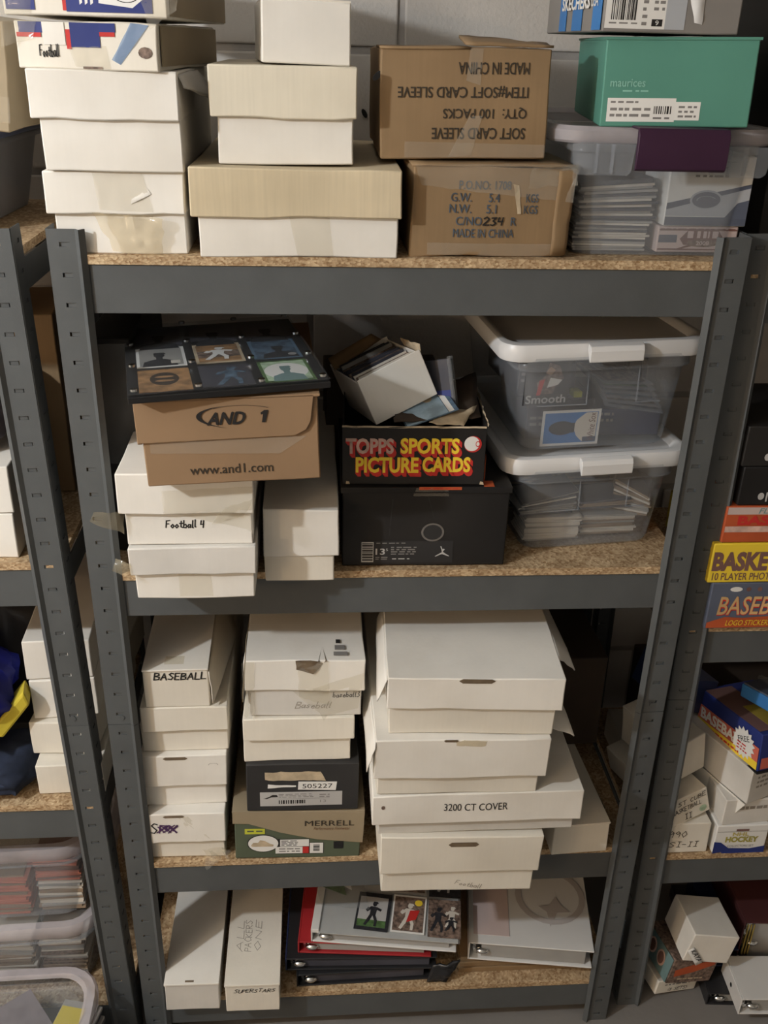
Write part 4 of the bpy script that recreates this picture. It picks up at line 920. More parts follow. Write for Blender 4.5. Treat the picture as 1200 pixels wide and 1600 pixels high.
patch('tape', TAPE, j4, (-.01, -.003, .04), (.04, -.004, .02), (-.012, -.004, .112), (.035, -.004, .110), 12, 12, .004, .005, 45, edge=.002)
patch('torn_paper', HOLE, j4, (-.014, -.005, .095), (.012, -.006, .088), (-.016, -.003, .116), (.032, -.003, .113), 8, 5, .003, .001, 60, edge=.002)
patch('tape', TAPE, j4, (-.096, -.002, .01), (-.08, -.004, .0), (-.098, -.002, .11), (-.078, -.004, .11), 4, 12, .003, .002, 45)
patch('tape', TAPE, j4, (.03, -.004, .0), (.085, -.003, .015), (-.02, -.004, .05), (.092, -.003, .09), 10, 8, .003, .003, 45)
rect(j4, 'stamp', INK, .048, .055, .114, .1145, y=.046, t=.010); rect(j4, 'stamp', LINE, .046, .062, .114, .1145, y=.028, t=.012); rect(j4, 'stamp', LINE, .044, .066, .114, .1145, y=.012, t=.010)
patch('flap', KRAFT3, j4, (-.0935, .0, .112), (-.092, .34, .112), (-.098, .0, .035), (-.096, .34, .035), 6, 6, .002, thick=.0012)

k1 = carton('white box faintly marked Football, bottom of the four-box stack overhanging the third shelf', -.022, .244, -.092, Z3, .590, .512, bm=CREAM, lm=CREAM, bl=.005, br=.006, d=.42, ry=1.4, wave=.001)
capsule(k1, .002, .112, .050, .0095); hand('Football', k1, -.004, .014, .044, .010, PENCIL, y=.0026, th=.0010, slant=.35, drift=-.25)
k2 = carton('widest white box, printed 3200 CT COVER', -.034, .303, -.091, .5925, .679, .620, bm=GREYW, lm=WHITE, bl=.010, br=.009, d=.42, amp=.002, wave=.001)
text('3200 CT COVER', k2, -.004, .0605, .102, .0145, INK, y=-.0022, bold=.0, shear=0.0); shape(k2, 'mark', MUDP, oval(-.152, .065, .003, .004, 10), y=-.002)
k3 = carton('white lidded box directly on the 3200 count box', -.035, .236, -.098, .6805, .793, .719, bm=CREAM, lm=WHITE, bl=.006, br=.009, d=.42, ry=1.0, wave=.002)
patch('tape', TAPEY, k3, (-.012, -.0035, .102), (.034, -.0035, .100), (-.014, -.003, .1125), (.034, -.003, .1135), 6, 3, .003, .001, 40, edge=.002)
capsule(k3, -.02, .1115, .022, .005)
patch('flap', WHITE, k3, (-.134, .0, .108), (-.134, .26, .110), (-.147, -.006, .058), (-.142, .26, .07), 6, 5, .003, thick=.0016, edge=.002)
patch('flap', WHITE, k3, (.136, .04, .108), (.136, .30, .110), (.180, .03, .094), (.176, .30, .098), 5, 6, .003, thick=.0016, edge=.003)
k4 = carton('white box with a hand hole, on top of the four-box stack', -.018, .247, -.094, .794, .9025, .846, bm=CREAM, lm=WHITE, bl=.005, br=.007, d=.40, rz=-2, ry=.8, wave=.002, sag=.002)
capsule(k4, .0, .1045, .054, .0085); pass
patch('flap', WHITE, k4, (.133, .06, .106), (.133, .36, .106), (.166, .075, .074), (.150, .36, .075), 5, 7, .002, thick=.0018, edge=.001)
patch('flap', WHITE, k4, (-.133, .0, .104), (-.133, .20, .104), (-.147, .0, .066), (-.142, .22, .07), 4, 5, .002, thick=.0018)
l_ = onebox('plain off-white long box alone at the right end of the third shelf', (.339, -.010, Z3), .100, .40, .064, CREAM, (0, 0, 3.3))
MB().box(-.0512, .0512, .001, .402, .061, .0652).build('lid', CREAM, l_, bev=.0008); patch('flap', KRAFT3, l_, (.050, .06, .063), (.052, .28, .063), (.064, .06, .040), (.060, .28, .042), 4, 4, .002, thick=.0015)
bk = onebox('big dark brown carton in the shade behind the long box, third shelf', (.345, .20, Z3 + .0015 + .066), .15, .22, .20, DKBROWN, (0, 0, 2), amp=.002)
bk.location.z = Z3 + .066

# ------------------------------------------------------------------ bottom shelf
Z4 = .1178
m1 = onebox('left one of the two long white boxes on the bottom shelf, unmarked', (-.354, -.026, Z4), .098, .43, .0695, GREYW, (0, .8, 0))
MB().box(-.0498, .0498, -.002, .432, .067, .0715).build('lid', WHITE, m1, bev=.0008); rect(m1, 'notch', HOLE, -.012, .004, .0716, .0718, y=.002, t=.004)
m2 = onebox('long white box marked SUPERSTARS on the bottom shelf', (-.243, -.035, Z4), .099, .44, .0715, CREAM, (0, .5, 0))
MB().box(-.0505, .0505, -.002, .442, .069, .0737).build('lid', CREAM, m2, bev=.0008)
hand('SUPERSTARS', m2, -.034, .052, .074, .0085, INK, y=-.002, th=.0012, slant=.25, drift=.0, jit=.12)
TOPM = Matrix(((0, -1, 0, 0), (1, 0, 0, 0), (0, 0, 1, .0742), (0, 0, 0, 1)))
for k, (s, x) in enumerate((('One', .012), ('Packers', -.006), ('All', -.022))): hand(s.upper(), m2, 0, 0, .07, .012, PENCIL, T=Matrix.Translation((x, .07, 0)) @ TOPM, th=.001)

def binder(label, loc, rot, w, d, h, m, rings=True, sm=None, pm=None, pages=True, covers=2, clearm=None, spine_w=None):
    """ring binder lying flat, spine to the left, lower edge toward the front"""
    b = thing('ring_binder', label, 'binder', loc, rot)
    MB().box(0, w, 0, d, 0, .0032).build('back_cover', m, b, bev=.0012)
    if covers > 1: MB().box(0, w, 0, d, h - .0032, h).build('front_cover', m, b, bev=.0012)
    MB().box(-.003, .0, 0, d, 0, h).build('spine', sm or m, b, bev=.0012)
    if pages: MB().box(.022, w - .014, .006, d - .006, .005, h - .006).build('page_block', pm or CARDG, b)['kind'] = 'stuff'
    if rings:
        for y in (.012, .10):
            pts = []
            for i in range(13):
                a = PI * i / 12 * 2; pts.append((.020 + .012 * math.cos(a), h / 2 + (h * .42) * math.sin(a)))
            mb = MB()
            for (p, q) in zip(pts, pts[1:]):
                mb.box(min(p[0], q[0]) - .0016, max(p[0], q[0]) + .0016, y, y + .003, min(p[1], q[1]) - .0016, max(p[1], q[1]) + .0016)
            mb.build('ring', CHROME, b)
        bm = bmesh.new(); bmesh.ops.create_uvsphere(bm, u_segments=12, v_segments=8, radius=.008)
        me = bpy.data.meshes.new('ring_lever'); bm.to_mesh(me); bm.free(); me.transform(Matrix.Diagonal((1.6, 1, .8, 1))); smooth(me, 80)
        o = link('ring_lever', me, CHROME, b); o.location = (.024, .004, h * .5)
    return b
pads = thing('cardboard_pad', 'flat brown cardboard pad under the white binder on the bottom shelf', 'cardboard', (.285, .028, Z4))
for k in range(3): MB().box(-.135 + .002 * k, .125 - .003 * k, .002 * k, .30, .0135 * k, .0135 * k + .012).build('sheet', KRAFT, pads, bev=.001)
n0 = binder('black binder lying at the bottom of the binder pile', (-.160, .012, Z4), (0, 0, 1), .255, .28, .032, BLACKV, pm=CARDD)
n1 = binder('navy binder lying on the black binder, bottom shelf', (-.181, .022, Z4 + .0335), (0, 0, -2), .285, .29, .032, BLACKV, sm=BLUEV, pm=CARDD)
n2 = binder('red binder lying on the navy binder, bottom shelf', (-.157, .033, Z4 + .067), (0, 0, -5), .25, .28, .030, REDV)
n3 = binder('open white binder on the red binder, plastic pages of cards on top', (-.132, .031, Z4 + .0985), (0, 0, -8), .27, .29, .028, WHITEV, covers=1)
pg = MB().box(.012, .275, -.004, .27, .0285, .0315).build('pocket_page', FILM, n3)
MB().box(.012, .272, -.002, .268, .026, .0282).build('pocket_page', GREYW, n3)
MB().box(-.003, .012, .0, .26, .024, .033).build('page_edge', WHITEV, n3, bev=.001)
N3M = Matrix.Translation((-.132, .031, Z4 + .0985)) @ Matrix.Rotation(math.radians(-8), 4, 'Z')
def pc(x, y, label, L, rz=0): flatcard(label, 'card', N3M @ Matrix.Translation((x, y, .0318)) @ Matrix.Rotation(math.radians(rz), 4, 'Z'), .064, .089, L, 'cards in the open binder page')
pc(.110, .052, 'dark bordered card with a running player, in the left pocket of the open binder', [(R4(-.032, .032, -.044, .044), DARKP), (R4(-.028, .026, -.036, .034), GPAPER), (R4(-.028, .026, -.036, -.02), GREENP), *figure(.05, .07, 1, 0, -.002, 1, m=DARKP)], -3)
pc(.178, .052, 'white bordered card with a player in red, middle pocket of the open binder', [(R4(-.032, .032, -.044, .044), PAPER), (R4(-.029, .029, -.040, .040), MUDP), *figure(.056, .075, 1, 0, -.002, 1, m=CARDW), ([(-.004, -.02), (.014, -.012), (.02, .01), (.002, .008)], RED), (oval(.017, .027, .0075, .0075, 14), YEL)], -2)
pc(.246, .048, 'dark card with black and white players, in the right pocket of the open binder', [(R4(-.031, .031, -.044, .044), MUDP), *figure(.05, .07, 1, -.012, .0, 1, m=DARKP), *figure(.045, .06, 1, .014, .006, 1, m=CARDW), *figure(.04, .04, 1, .012, -.012, 1, m=DARKP)], 0)
pc(.246, .142, 'dark card in the rear right pocket of the open binder', [(R4(-.031, .031, -.044, .044), DARKP), *figure(.05, .07, 1, 0, 0, 1, m=GPAPER)], 0)
pc(.178, .145, 'card in the rear middle pocket of the open binder, mostly under the box', [(R4(-.032, .032, -.044, .044), CARDG), (R4(-.029, .029, -.04, .04), MUDP)], 0)
gp = thing('pocket_page', 'loose plastic pages with green tinted cards at the left of the open binder', 'page', tuple(N3M @ Vector((.010, .055, .034))), (0, 3, 4))
patch('film_sheet', FILM, gp, (0, 0, 0), (.09, -.02, .004), (-.03, .16, .006), (.08, .16, .01), 8, 8, .004, .004, 30)
patch('green_insert', GREENP, gp, (.0, .05, -.001), (.05, .02, .001), (-.02, .12, .002), (.045, .12, .003), 4, 4, .001)
patch('white_insert', PAPER, gp, (.045, .045, .002), (.062, .03, .003), (.03, .075, .003), (.06, .06, .004), 3, 3, .001)
n4 = binder('white binder with a faded brown emblem on its cover, right end of the bottom shelf', (.168, .024, Z4 + .0415), (0, 0, -8), .234, .29, .046, WHITEV)
N4T = Matrix.Translation((0, 0, .0465))
shape(n4, 'cover_print', PINK, [(.006, .02), (.075, .02), (.075, .26), (.006, .26)], T=N4T)
FADED = mat('faded_brown_print', (.50, .46, .44), rough=.5, var=.1)
def emb(name, m, cx, cy, r1, r0, a0, a1):
    mb = MB(); n = 24
    for i in range(n):
        a, b = a0 + (a1 - a0) * i / n, a0 + (a1 - a0) * (i + 1) / n
        mb.poly([(cx + r0 * math.cos(a), cy + r0 * math.sin(a), .0472), (cx + r1 * math.cos(a), cy + r1 * math.sin(a), .0472), (cx + r1 * math.cos(b), cy + r1 * math.sin(b), .0472), (cx + r0 * math.cos(b), cy + r0 * math.sin(b), .0472)])
    me = bpy.data.meshes.new(name); me.from_pydata(mb.v, [], mb.f); link(name, me, m, n4)
emb('emblem_ring', FADED, .160, .125, .070, .058, 0, 2 * PI)
shape(n4, 'emblem_star', FADED, [(.155, .050), (.171, .085), (.197, .088), (.180, .105), (.171, .125), (.157, .102), (.135, .098), (.151, .085)], T=Matrix.Translation((0, 0, .0468)))
dk = thing('dark_cloth', 'black cloth scrap hanging at the right corner of the binder pile', 'cloth', (.108, .010, Z4 + .001), (0, 0, 0))
patch('cloth', BLACKV, dk, (-.022, .0, .0), (.016, -.002, .004), (-.012, .0, .044), (.040, .0, .056), 8, 8, .006, .004, 40, thick=.004)

# ------------------------------------------------------------------ left unit
ZL2 = 1.0545
onebox('lower white box of the pair at the left edge, upper shelf of the left unit', (-.602, .016, ZL2), .104, .38, .071, WHITE)
onebox('upper white box of the pair at the left edge, upper shelf of the left unit', (-.600, .015, ZL2 + .0725), .106, .38, .072, WHITE)
def lump(label, name, cat, m, loc, dims, rot=(0, 0, 0), amp=.25, freq=6, part='fabric'):
    _seed[0] += 1
    t = thing(name, label, cat, loc, rot)
    bm = bmesh.new(); bmesh.ops.create_uvsphere(bm, u_segments=28, v_segments=18, radius=1)
    for v in bm.verts:
        c = v.co.copy(); n = c.normalized()
        k = max(abs(n.x), abs(n.y), abs(n.z)); c = n * (.55 + .45 / k * .75)
        c += noise.noise_vector(n * freq * .4 + Vector((_seed[0], 0, 0))) * amp
        z = (c.z + 1) * .5
        v.co = Vector((c.x * dims[0] / 2, (c.y + 1) * dims[1] / 2, max(0, z) * dims[2]))
    me = bpy.data.meshes.new(part); bm.to_mesh(me); bm.free(); smooth(me, 70)
    link(part, me, m, t)
    return t
lump('mauve grey cloth bag on the two white boxes at the left edge', 'cloth_bag', 'bag', GREYF, (-.600, .03, ZL2 + .146), (.095, .22, .10))
ZL3 = .5992
onebox('bottom white box of the four stacked on the lower shelf of the left unit', (-.529, .026, ZL3), .108, .36, .060, CREAM, (0, 0, 1))
onebox('second white box from the bottom, four-box stack of the left unit', (-.541, .053, ZL3 + .0615), .104, .36, .064, CREAM, (0, 0, -4))
onebox('third white box from the bottom, four-box stack of the left unit', (-.533, .068, ZL3 + .127), .104, .36, .074, WHITE, (0, 0, 3))
onebox('topmost white box of the four-box stack on the left unit', (-.535, .070, ZL3 + .2025), .106, .36, .072, WHITE, (0, 0, 2))
bg = lump('royal blue nylon bag with a yellow stripe on the left unit', 'nylon_bag', 'bag', BLUEF, (-.675, -.02, ZL3 + .113), (.15, .20, .145), (0, 8, 10), .3)
lump('black soft bag behind and above the royal blue bag', 'soft_bag', 'bag', BLACKV, (-.68, .185, ZL3 + .0), (.17, .20, .31), amp=.2)
o = MB().prism([(-.012, .03), (.010, .02), (.050, .085), (.040, .11)], 1, .02, .06).build('yellow_stripe', YELF, bg, bev=.004); o.location = (.045, .02, -.01)
MB().prism([(-.03, -.045), (.03, -.03), (.03, .03), (-.02, .03)], 1, .0, .05).build('red_panel', REDF, bg, bev=.004).location = (-.02, .03, .0)
lump('dark blue folded cloth at the left edge, below the blue bag', 'folded_cloth', 'cloth', DENIM, (-.660, -.015, ZL3), (.13, .22, .082), (0, 0, -12), .2)
dk = onebox('black carton behind the folded cloth on the left unit', (-.650, .10, ZL3 + .001), .10, .20, .09, BLACKB, (0, 0, 0))
onebox('brown carton standing in the shade at the back of the left unit, upper shelf', (-.60, .24, ZL2), .16, .18, .30, KRAFT, (0, 0, 4), amp=.003)
bx = onebox('kraft carton at the back of the left unit, seen between the two grey posts', (-.60, .415, ZL2), .18, .03, .22, KRAFT2, (0, 0, 2))
onebox('brown carton in the gap between the posts, lower shelf of the left unit', (-.555, .43, ZL3), .14, .02, .26, KRAFT, (0, 0, 0))
# left tubs
t1, _, _ = tub('cloudy-lidded clear tub full of orange cards, bottom shelf of the left unit', (-.667, .035, .2835), .266, .36, .152, .024, 2, TUBC, LIDC, over=.014, taper=.014, r=.045)
t2, _, _ = tub('cloudy-lidded clear tub under the orange-card tub on the left unit', (-.667, .022, Z4 + .001), .266, .36, .140, .024, 2, TUBC, LIDC, over=.014, taper=.014, r=.045)
t3, _, _ = tub('cloudy-lidded clear tub on the floor, at the lower left corner', (-.650, -.372, .0015), .25, .36, .175, .022, 1, TUBC, LIDC, over=.014, taper=.02, r=.05)
card_stack('orange card in the left pile inside the upper left-unit tub', 'orange cards, left pile', (-.690, .055, .2885), 2, 22, .088, .063, .004, [CARDO, CARDO, CARDO, CARDB], .006, 4, .0006, 21)
card_stack('orange card at the top of the right pile inside the upper left-unit tub', 'orange cards, right pile', (-.590, .065, .359), 0, 12, .078, .063, .0042, [CARDO, CARDO, MAROON], .004, 0, .0004, 22)
card_stack('pale card low in the right pile inside the upper left-unit tub', 'pale cards, right pile', (-.592, .065, .2885), 0, 15, .078, .063, .0042, [CARDW, CARDW, CARDB, CARDG], .004, 0, .0004, 23)
card_stack('pale card in the left pile inside the tub below the orange cards', 'pale cards in lower left tub, left', (-.70, .05, Z4 + .006), 0, 26, .088, .063, .004, [CARDW, CARDB, CARDW, CARDG], .006, 0, .0004, 24)
card_stack('pale card in the right pile inside the tub below the orange cards', 'pale cards in lower left tub, right', (-.60, .05, Z4 + .006), 0, 24, .078, .063, .004, [CARDB, CARDW, CARDG, MUDP], .006, 0, .0004, 25)
q = flatcard('pale yellow note lying inside the tub on the floor at lower left', 'note', Matrix.Translation((-.566, -.078, .170)) @ Matrix.Rotation(math.radians(-14), 4, 'Z'), .05, .06, [(R4(-.022, .022, -.028, .028), YELF)], name='note', th=.001)
q = flatcard('mauve folder lying inside the tub on the floor at lower left', 'folder', Matrix.Translation((-.65, -.085, .164)) @ Matrix.Rotation(math.radians(38), 4, 'Z'), .05, .06, [(R4(-.05, .05, -.06, .06), GREYF)], name='folder', th=.004)
card_stack('grey card in the pile under the yellow note, floor tub', 'grey cards in the floor tub', (-.565, -.125, .006), -14, 29, .064, .089, .0055, [CARDG, CARDD, SLATE], .004, 0, .0001, 26)
card_stack('grey card in the pile under the mauve folder, floor tub', 'cards under the folder, floor tub', (-.655, -.130, .006), 4, 26, .09, .07, .0058, [CARDG, CARDD, SLATE, MUDP], .004, 0, .0001, 27)

# ------------------------------------------------------------------ right unit
ZR2 = .9078
def flatbox(label, x0, x1, y, z0, z1, m, d=.2, rot=(0, 0, 0)):
    return onebox(label, ((x0 + x1) / 2, y, z0), x1 - x0, d, z1 - z0, m, rot, name='card_set_box', amp=.0006)
r1 = flatbox('blue BASEBALL card box at the bottom of the right-hand stack', .500, .70, .020, ZR2, .992, SLATE)
for k, dz in enumerate((-.0015, 0)): text('BASEBALL', r1, -.0155, .043 + dz, .138, .034, (RED, mat('gold_print', (.62, .40, .18), var=.2))[k], y=-.001 - .0004 * k, bold=.03 - .02 * k, shear=.12)
shape(r1, 'red_burst', ORANGE, [(-.098, .002), (.098, .002), (.098, .020), (.02, .024), (-.04, .020), (-.07, .022), (-.098, .012)], y=-.0009); text('LOGO STICKERS & TEAM PHOTO', r1, .008, .011, .15, .010, YEL, y=-.0045, shear=.2)
for k in range(5): shape(r1, 'dot', MAROON, oval(-.04 + k * .018, .073, .004, .004, 10), y=-.0009)
shape(r1, 'small_logo', PAPER, oval(-.060, .073, .010, .0045, 14), y=-.0010)
r2 = flatbox('yellow BASKETBALL card box above the blue BASEBALL box', .490, .70, .020, .993, 1.062, YEL)
text('BASKETBALL', r2, -.014, .038, .176, .034, MAROON, y=-.0009, bold=.05); text('10 PLAYER PHOTO CARDS', r2, -.026, .0115, .146, .013, MAROON, y=-.0009, bold=.01)
r3 = flatbox('orange FLEER BASKETBALL card box on the yellow box', .500, .70, .022, 1.063, 1.124, ORANGE)
rect(r3, 'white_band', PINK, -.098, .098, .048, .060); text('FLEER', r3, -.030, .054, .040, .009, TEALD, y=-.0012, shear=.2, bold=.02); rect(r3, 'pale_band', CREAMP, -.098, .098, .018, .028); text('BASKETBALL', r3, .005, .038, .17, .016, RED, y=-.0012, bold=.04)
r4 = flatbox('lower dark NBA card box on the orange box', .515, .72, .025, 1.125, 1.188, BLACKB); r5 = flatbox('upper dark NBA card box, top of the right-hand stack', .510, .72, .025, 1.189, 1.252, BLACKB)
for b in (r4, r5):
    ring(b, 'print_frame', LINE, -.020, .042, .04, .02, .002, y=-.0009, n=4, a0=PI / 4, a1=2 * PI + PI / 4); text('NBA', b, -.040, .014, .040, .015, GPAPER, y=-.0009, bold=.02); shape(b, 'ball_dot', GPAPER, oval(-.068, .015, .005, .006, 12), y=-.0009)
    text('SKYBOX', b, -.020, .042, .044, .013, LINE, y=-.0012)
ZR3 = .407
s1 = onebox('white box marked 1990 PS I-II at the left end of the right unit, lower shelf', (.5485, .036, ZR3), .098, .34, .069, CREAM)
hand('1990', s1, -.038, .038, .042, .014, INKB, y=-.0022, th=.0012); hand('PSI-II', s1, -.038, .014, .066, .012, INKB, y=-.0022, th=.0012)
s2 = onebox('white box with handwritten basketball notes and a green dot, leaning on the 1990 box', (.560, .045, ZR3 + .0715), .085, .20, .056, CREAM, (-6, -14, 18))
hand('2 ST CUBE', s2, -.036, .040, .072, .009, INKB, y=-.002, th=.0011); hand('BASKETBALL', s2, -.036, .026, .062, .009, INKB, y=-.002, th=.0011); hand('II', s2, -.012, .006, .014, .012, INKB, y=-.002, th=.0014); shape(s2, 'green_dot', GREENL, oval(.028, .013, .008, .007, 14), y=-.0021)
s3 = onebox('tan open card box standing behind the handwritten box on the right unit', (.560, .09, ZR3 + .135), .075, .14, .085, CREAM, (0, -8, 24))
MB().box(-.002, .002, -.004, .0, -.02, .06).build('white_edge', PAPER, s3).location = (-.036, -.004, .0)
s4 = thing('card_set_box', 'NHL HOCKEY card set box with a blue base on the lower right shelf', 'box', (.6555, .031, ZR3))
softbox('body', PAPER, s4, -.049, .049, 0, .20, 0, .066, .0006)
shape(s4, 'blue_base', BLUEP, [(-.049, 0), (.049, 0), (.049, .016), (.02, .010), (-.02, .012), (-.036, .026), (-.049, .028)], y=-.0012); text('HOCKEY', s4, .002, .033, .062, .014, mat('olive_gold_print', (.38, .34, .08)), y=-.0018, bold=.05); text('NHL', s4, -.002, .046, .03, .008, mat('gold_print_b', (.5, .42, .12)), y=-.0018, bold=.03); text('COLLECTORS SET', s4, .002, .017, .05, .005, LINE, y=-.0018)
rect(s4, 'red_tab', MAROON, -.012, .012, .053, .058, y=-.0012); rect(s4, 'print_rule', LINE, -.047, .049, .0515, .0523, y=-.0011)
s5 = onebox('white box with faint pencil notes on the HOCKEY set box', (.662, .036, ZR3 + .067), .098, .20, .056, GREYW, (0, 0, 4))
s6 = onebox('tall white box set askew above the HOCKEY set box', (.690, .040, ZR3 + .1245), .100, .20, .074, GREYW, (0, 0, 22))
MB().prism([(-.07, .001), (.12, .001), (.06, -.055), (.02, -.035), (-.02, -.085), (-.05, -.04)], 0, -.053, -.0515).build('side_flap', WHITE, s6).location = (0, .07, .0)
scrib(s6, PENCIL, -.035, .04, .03, .062, 3, seed=41); scrib(s5, PENCIL, -.02, .04, .03, .045, 1, seed=42)
s7 = thing('card_set_box', 'navy, red and yellow BASEBALL card box with a white starburst, lower right shelf', 'box', (.705, .034, ZR3 + .200), (-7, 2, 15))
softbox('body', BLUEP, s7, -.06, .06, 0, .17, 0, .074, .0006)
SL = Matrix(((0, 0, -1, -.0612), (-1, 0, 0, 0), (0, 1, 0, 0), (0, 0, 0, 1)))
shape(s7, 'yellow_band', YEL, R4(-.168, -.002, .003, .018), T=SL); shape(s7, 'red_panel', mat('salmon_print', (.55, .13, .09), var=.2), R4(-.168, -.002, .018, .046), T=SL)
text('BASEBALL', s7, 0, 0, .12, .022, PAPER, T=Matrix.Translation((-.0008, 0, 0)) @ SL @ Matrix.Translation((-.10, .032, 0)), bold=.04); scrib(s7, RED, -.16, -.05, .006, .015, 1, seed=44, T=Matrix.Translation((-.0008, 0, 0)) @ SL)
stp = [(.030 * (1 if i % 2 else .78) * math.cos(PI * i / 16) - .040, .030 * (1 if i % 2 else .78) * math.sin(PI * i / 16) + .036) for i in range(32)]
shape(s7, 'starburst', PAPER, stp, T=Matrix.Translation((-.0012, 0, 0)) @ SL); text('FREE', s7, 0, 0, .03, .010, INK, T=Matrix.Translation((-.0022, 0, 0)) @ SL @ Matrix.Translation((-.040, .044, 0)), rot=25); scrib(s7, RED, -.055, -.028, .018, .036, 3, seed=45, T=Matrix.Translation((-.0020, 0, 0)) @ SL)
TP = Matrix.Translation((0, 0, .0748))
shape(s7, 'top_print', MAROON, R4(-.058, -.0, .01, .16), T=TP); shape(s7, 'top_print', mat('olive_yellow_print', (.36, .27, .04), var=.2), R4(-.03, .058, .004, .09), T=Matrix.Translation((0, 0, .0754)))
rect(s7, 'red_panel', mat('salmon_print_b', (.55, .13, .09)), -.055, .058, .004, .026); MB().box(-.062, .062, -.003, .172, -.003, -.0005).build('dark_base', BLACKB, s7)
s8 = thing('plastic_case', 'bright blue plastic card case leaning on the navy BASEBALL box', 'case', (.755, .075, ZR3 + .281), (-8, 6, 22))
MB().box(-.07, .07, 0, .10, 0, .026).build('body', SKYB, s8, bev=.003); rect(s8, 'title_strip', PAPER, -.05, -.02, .010, .018); rect(s8, 'title_strip', YEL, -.015, .04, .010, .018); MB().box(-.03, -.02, .002, .10, .026, .034).build('clear_strip', FILM, s8); MB().box(-.068, .068, .004, .096, .026, .029).build('cover', SLATE, s8)
s9 = onebox('navy box with a yellow-green corner, half hidden behind the post on the right unit', (.575, .17, ZR3 + .215), .09, .12, .07, BLUEV, (0, 18, 20), amp=.001)
shape(s9, 'corner_print', LIME, [(-.044, .035), (-.010, .040), (-.014, .068), (-.044, .068)]); shape(s9, 'badge', GPAPER, oval(-.022, .018, .016, .016, 16))
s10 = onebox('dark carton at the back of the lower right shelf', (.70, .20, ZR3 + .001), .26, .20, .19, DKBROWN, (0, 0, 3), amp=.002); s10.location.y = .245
onebox('tall black carton on top of the right unit, beside the teal shoe box', (.625, .10, 1.4795), .25, .30, .42, BLACKB, (0, 0, 2), amp=.003)
# floor stack under the right unit
u1 = thing('card_set_box', 'lowest white box of the leaning stack on the floor, handwritten (8 Sets)', 'box', (.606, .048, .001), (-1, 8, 12))
u1.location.z = .008
softbox('body', CREAM, u1, -.048, .048, 0, .10, 0, .036, .001)
hand('(8 SETS)', u1, -.020, .006, .045, .008, INKB, y=-.002, th=.001); scrib(u1, LINE, -.03, .03, .02, .028, 1, seed=51)
u2 = thing('card_set_box', 'teal and red printed card box in the middle of the leaning floor stack', 'box', (.622, .036, .050), (-1, 11, 10))
softbox('body', MUDP, u2, -.052, .052, 0, .10, 0, .064, .001)
shape(u2, 'red_swash', ORANGE, [(-.04, .018), (.0, .028), (.046, .046), (.048, .062), (.0, .050), (-.042, .036)]); scrib(u2, RAW, -.03, .03, .008, .016, 1, seed=52)
UL = Matrix(((0, 0, -1, -.0535), (-1, 0, 0, 0), (0, 1, 0, 0), (0, 0, 0, 1)))
shape(u2, 'teal_side', TEALD, R4(-.098, -.002, .002, .062), T=UL)
for x in (-.035, -.068): shape(u2, 'oval_rim', CREAMP, oval(x, .034, .013, .018), T=Matrix.Translation((-.0006, 0, 0)) @ UL); shape(u2, 'oval_badge', MAROON, oval(x, .034, .009, .014), T=Matrix.Translation((-.0012, 0, 0)) @ UL)
u3 = onebox('white box on top of the leaning floor stack, with a taped name tag', (.642, .026, .1205), .096, .10, .072, WHITE, (-.4, 11, 2), amp=.001)
patch('name_tag', PAPER, u3, (-.050, -.003, .030), (-.020, -.005, -.006), (-.040, -.003, .040), (-.010, -.005, .004), 5, 2, .0008, thick=.0006)
TG = Matrix.Translation((-.0435, -.0052, .0315)) @ FR @ Matrix.Rotation(math.radians(-50), 4, 'Z')
hand('KAYA', u3, 0, 0, .036, .009, INK, T=TG, th=.0016, jit=.02)
u4 = binder('dark binder lying on the floor beside the leaning stack', (.665, .02, .001), (0, 0, -4), .27, .28, .034, BLACKV)
u5 = binder('white binder lying on the dark floor binder, at the lower right corner', (.705, -.030, .0365), (0, 0, -3), .26, .10, .044, WHITEV)
MB().prism(oval(.05, .022, .004, .005, 12), 0, -.0036, -.003).build('spine_hole', BLACKP, u5)
u6 = binder('maroon binder standing behind the white floor binder', (.745, .085, .0365), (0, 0, -4), .22, .22, .12, mat('maroon_vinyl', (.09, .03, .03), rough=.5))
for k in range(3): MB().box(.004 + k * .006, .0065 + k * .006, -.002, 0, .03, .115).build('gold_stripe', mat('gold_stripe', (.35, .25, .06)), u6)
u7 = binder('navy binder between the leaning floor stack and the maroon binder', (.700, .080, .0365), (0, 0, -3), .04, .2, .05, BLUEV, pages=False)

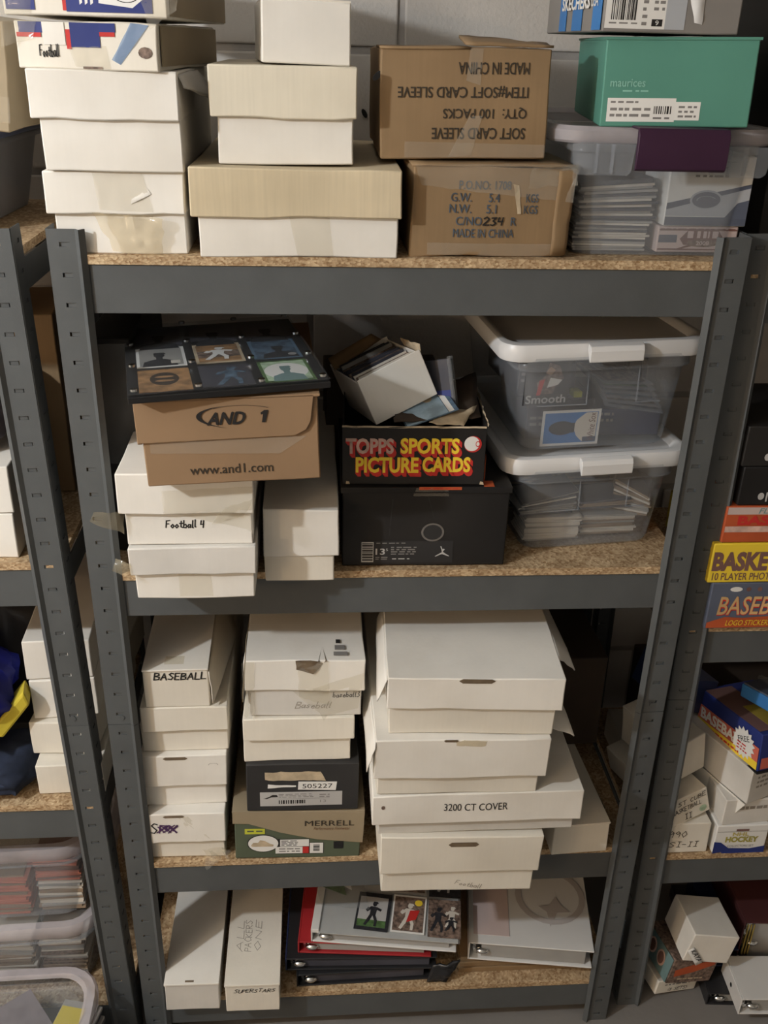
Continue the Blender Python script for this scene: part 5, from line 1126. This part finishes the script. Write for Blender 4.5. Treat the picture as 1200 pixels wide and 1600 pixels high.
# ------------------------------------------------------------------ lay every front-face print, label and tape onto its (slightly bowed) face
from mathutils.bvhtree import BVHTree
SURF = ('body', 'lid', 'lid_front', 'front_flap', 'box_walls', 'lid_edge')
_bvh = {}; HOST = {}
for o, base in DRAPE:
    p = o.parent
    if p not in _bvh:
        vs, fs, own = [], [], []
        for c in p.children:
            if c.type == 'MESH' and c.name.split('.')[0] in SURF:
                n = len(vs); vs += [v.co.copy() for v in c.data.vertices]; fs += [tuple(n + i for i in f.vertices) for f in c.data.polygons]; own += [c] * len(c.data.polygons)
        _bvh[p] = (BVHTree.FromPolygons(vs, fs), own) if fs else (None, None)
    t, own = _bvh[p]
    if t is None: continue
    hit = {}
    for i, v in enumerate(o.data.vertices):
        h = t.ray_cast(Vector((v.co.x, -.2, v.co.z)), Vector((0, 1, 0)))
        if h[0] is None or h[0].y > .05: continue
        hit[own[h[2]]] = hit.get(own[h[2]], 0) + 1
        if base is None: d = max(0, -v.co.y - .0006); v.co.y = h[0].y - .00045 - .22 * min(d, .002) - .08 * max(0, d - .002)
        else: v.co.y = h[0].y - .0005 + (v.co.y - base[i]) * .7
    HOST[o] = max(hit, key=hit.get) if hit else None
# a print belongs to the label or to the lid / body it is on (thing > part > sub-part)
LAB = ('label', 'number_sticker', 'barcode_label', 'label_panel', 'starburst', 'sticker', 'blue_panel', 'oval_badge')
def span(o):
    xs = [v.co.x for v in o.data.vertices]; zs = [v.co.z for v in o.data.vertices]
    return min(xs), max(xs), min(zs), max(zs)
for o, base in DRAPE:
    nm = o.name.split('.')[0]; p = o.parent
    if nm in LAB or p is None: continue
    a = span(o); cx, cz = (a[0] + a[1]) / 2, (a[2] + a[3]) / 2; best = None
    if nm in ('lettering', 'barcode', 'small_print', 'shoe_print', 'print_rule', 'size_patch', 'jumping_emblem'):
        for c in p.children:
            if c.type == 'MESH' and c.name.split('.')[0] in LAB:
                b = span(c)
                if b[0] - .001 <= cx <= b[1] + .001 and b[2] - .001 <= cz <= b[3] + .001: best = c
    o.parent = best or HOST.get(o) or p
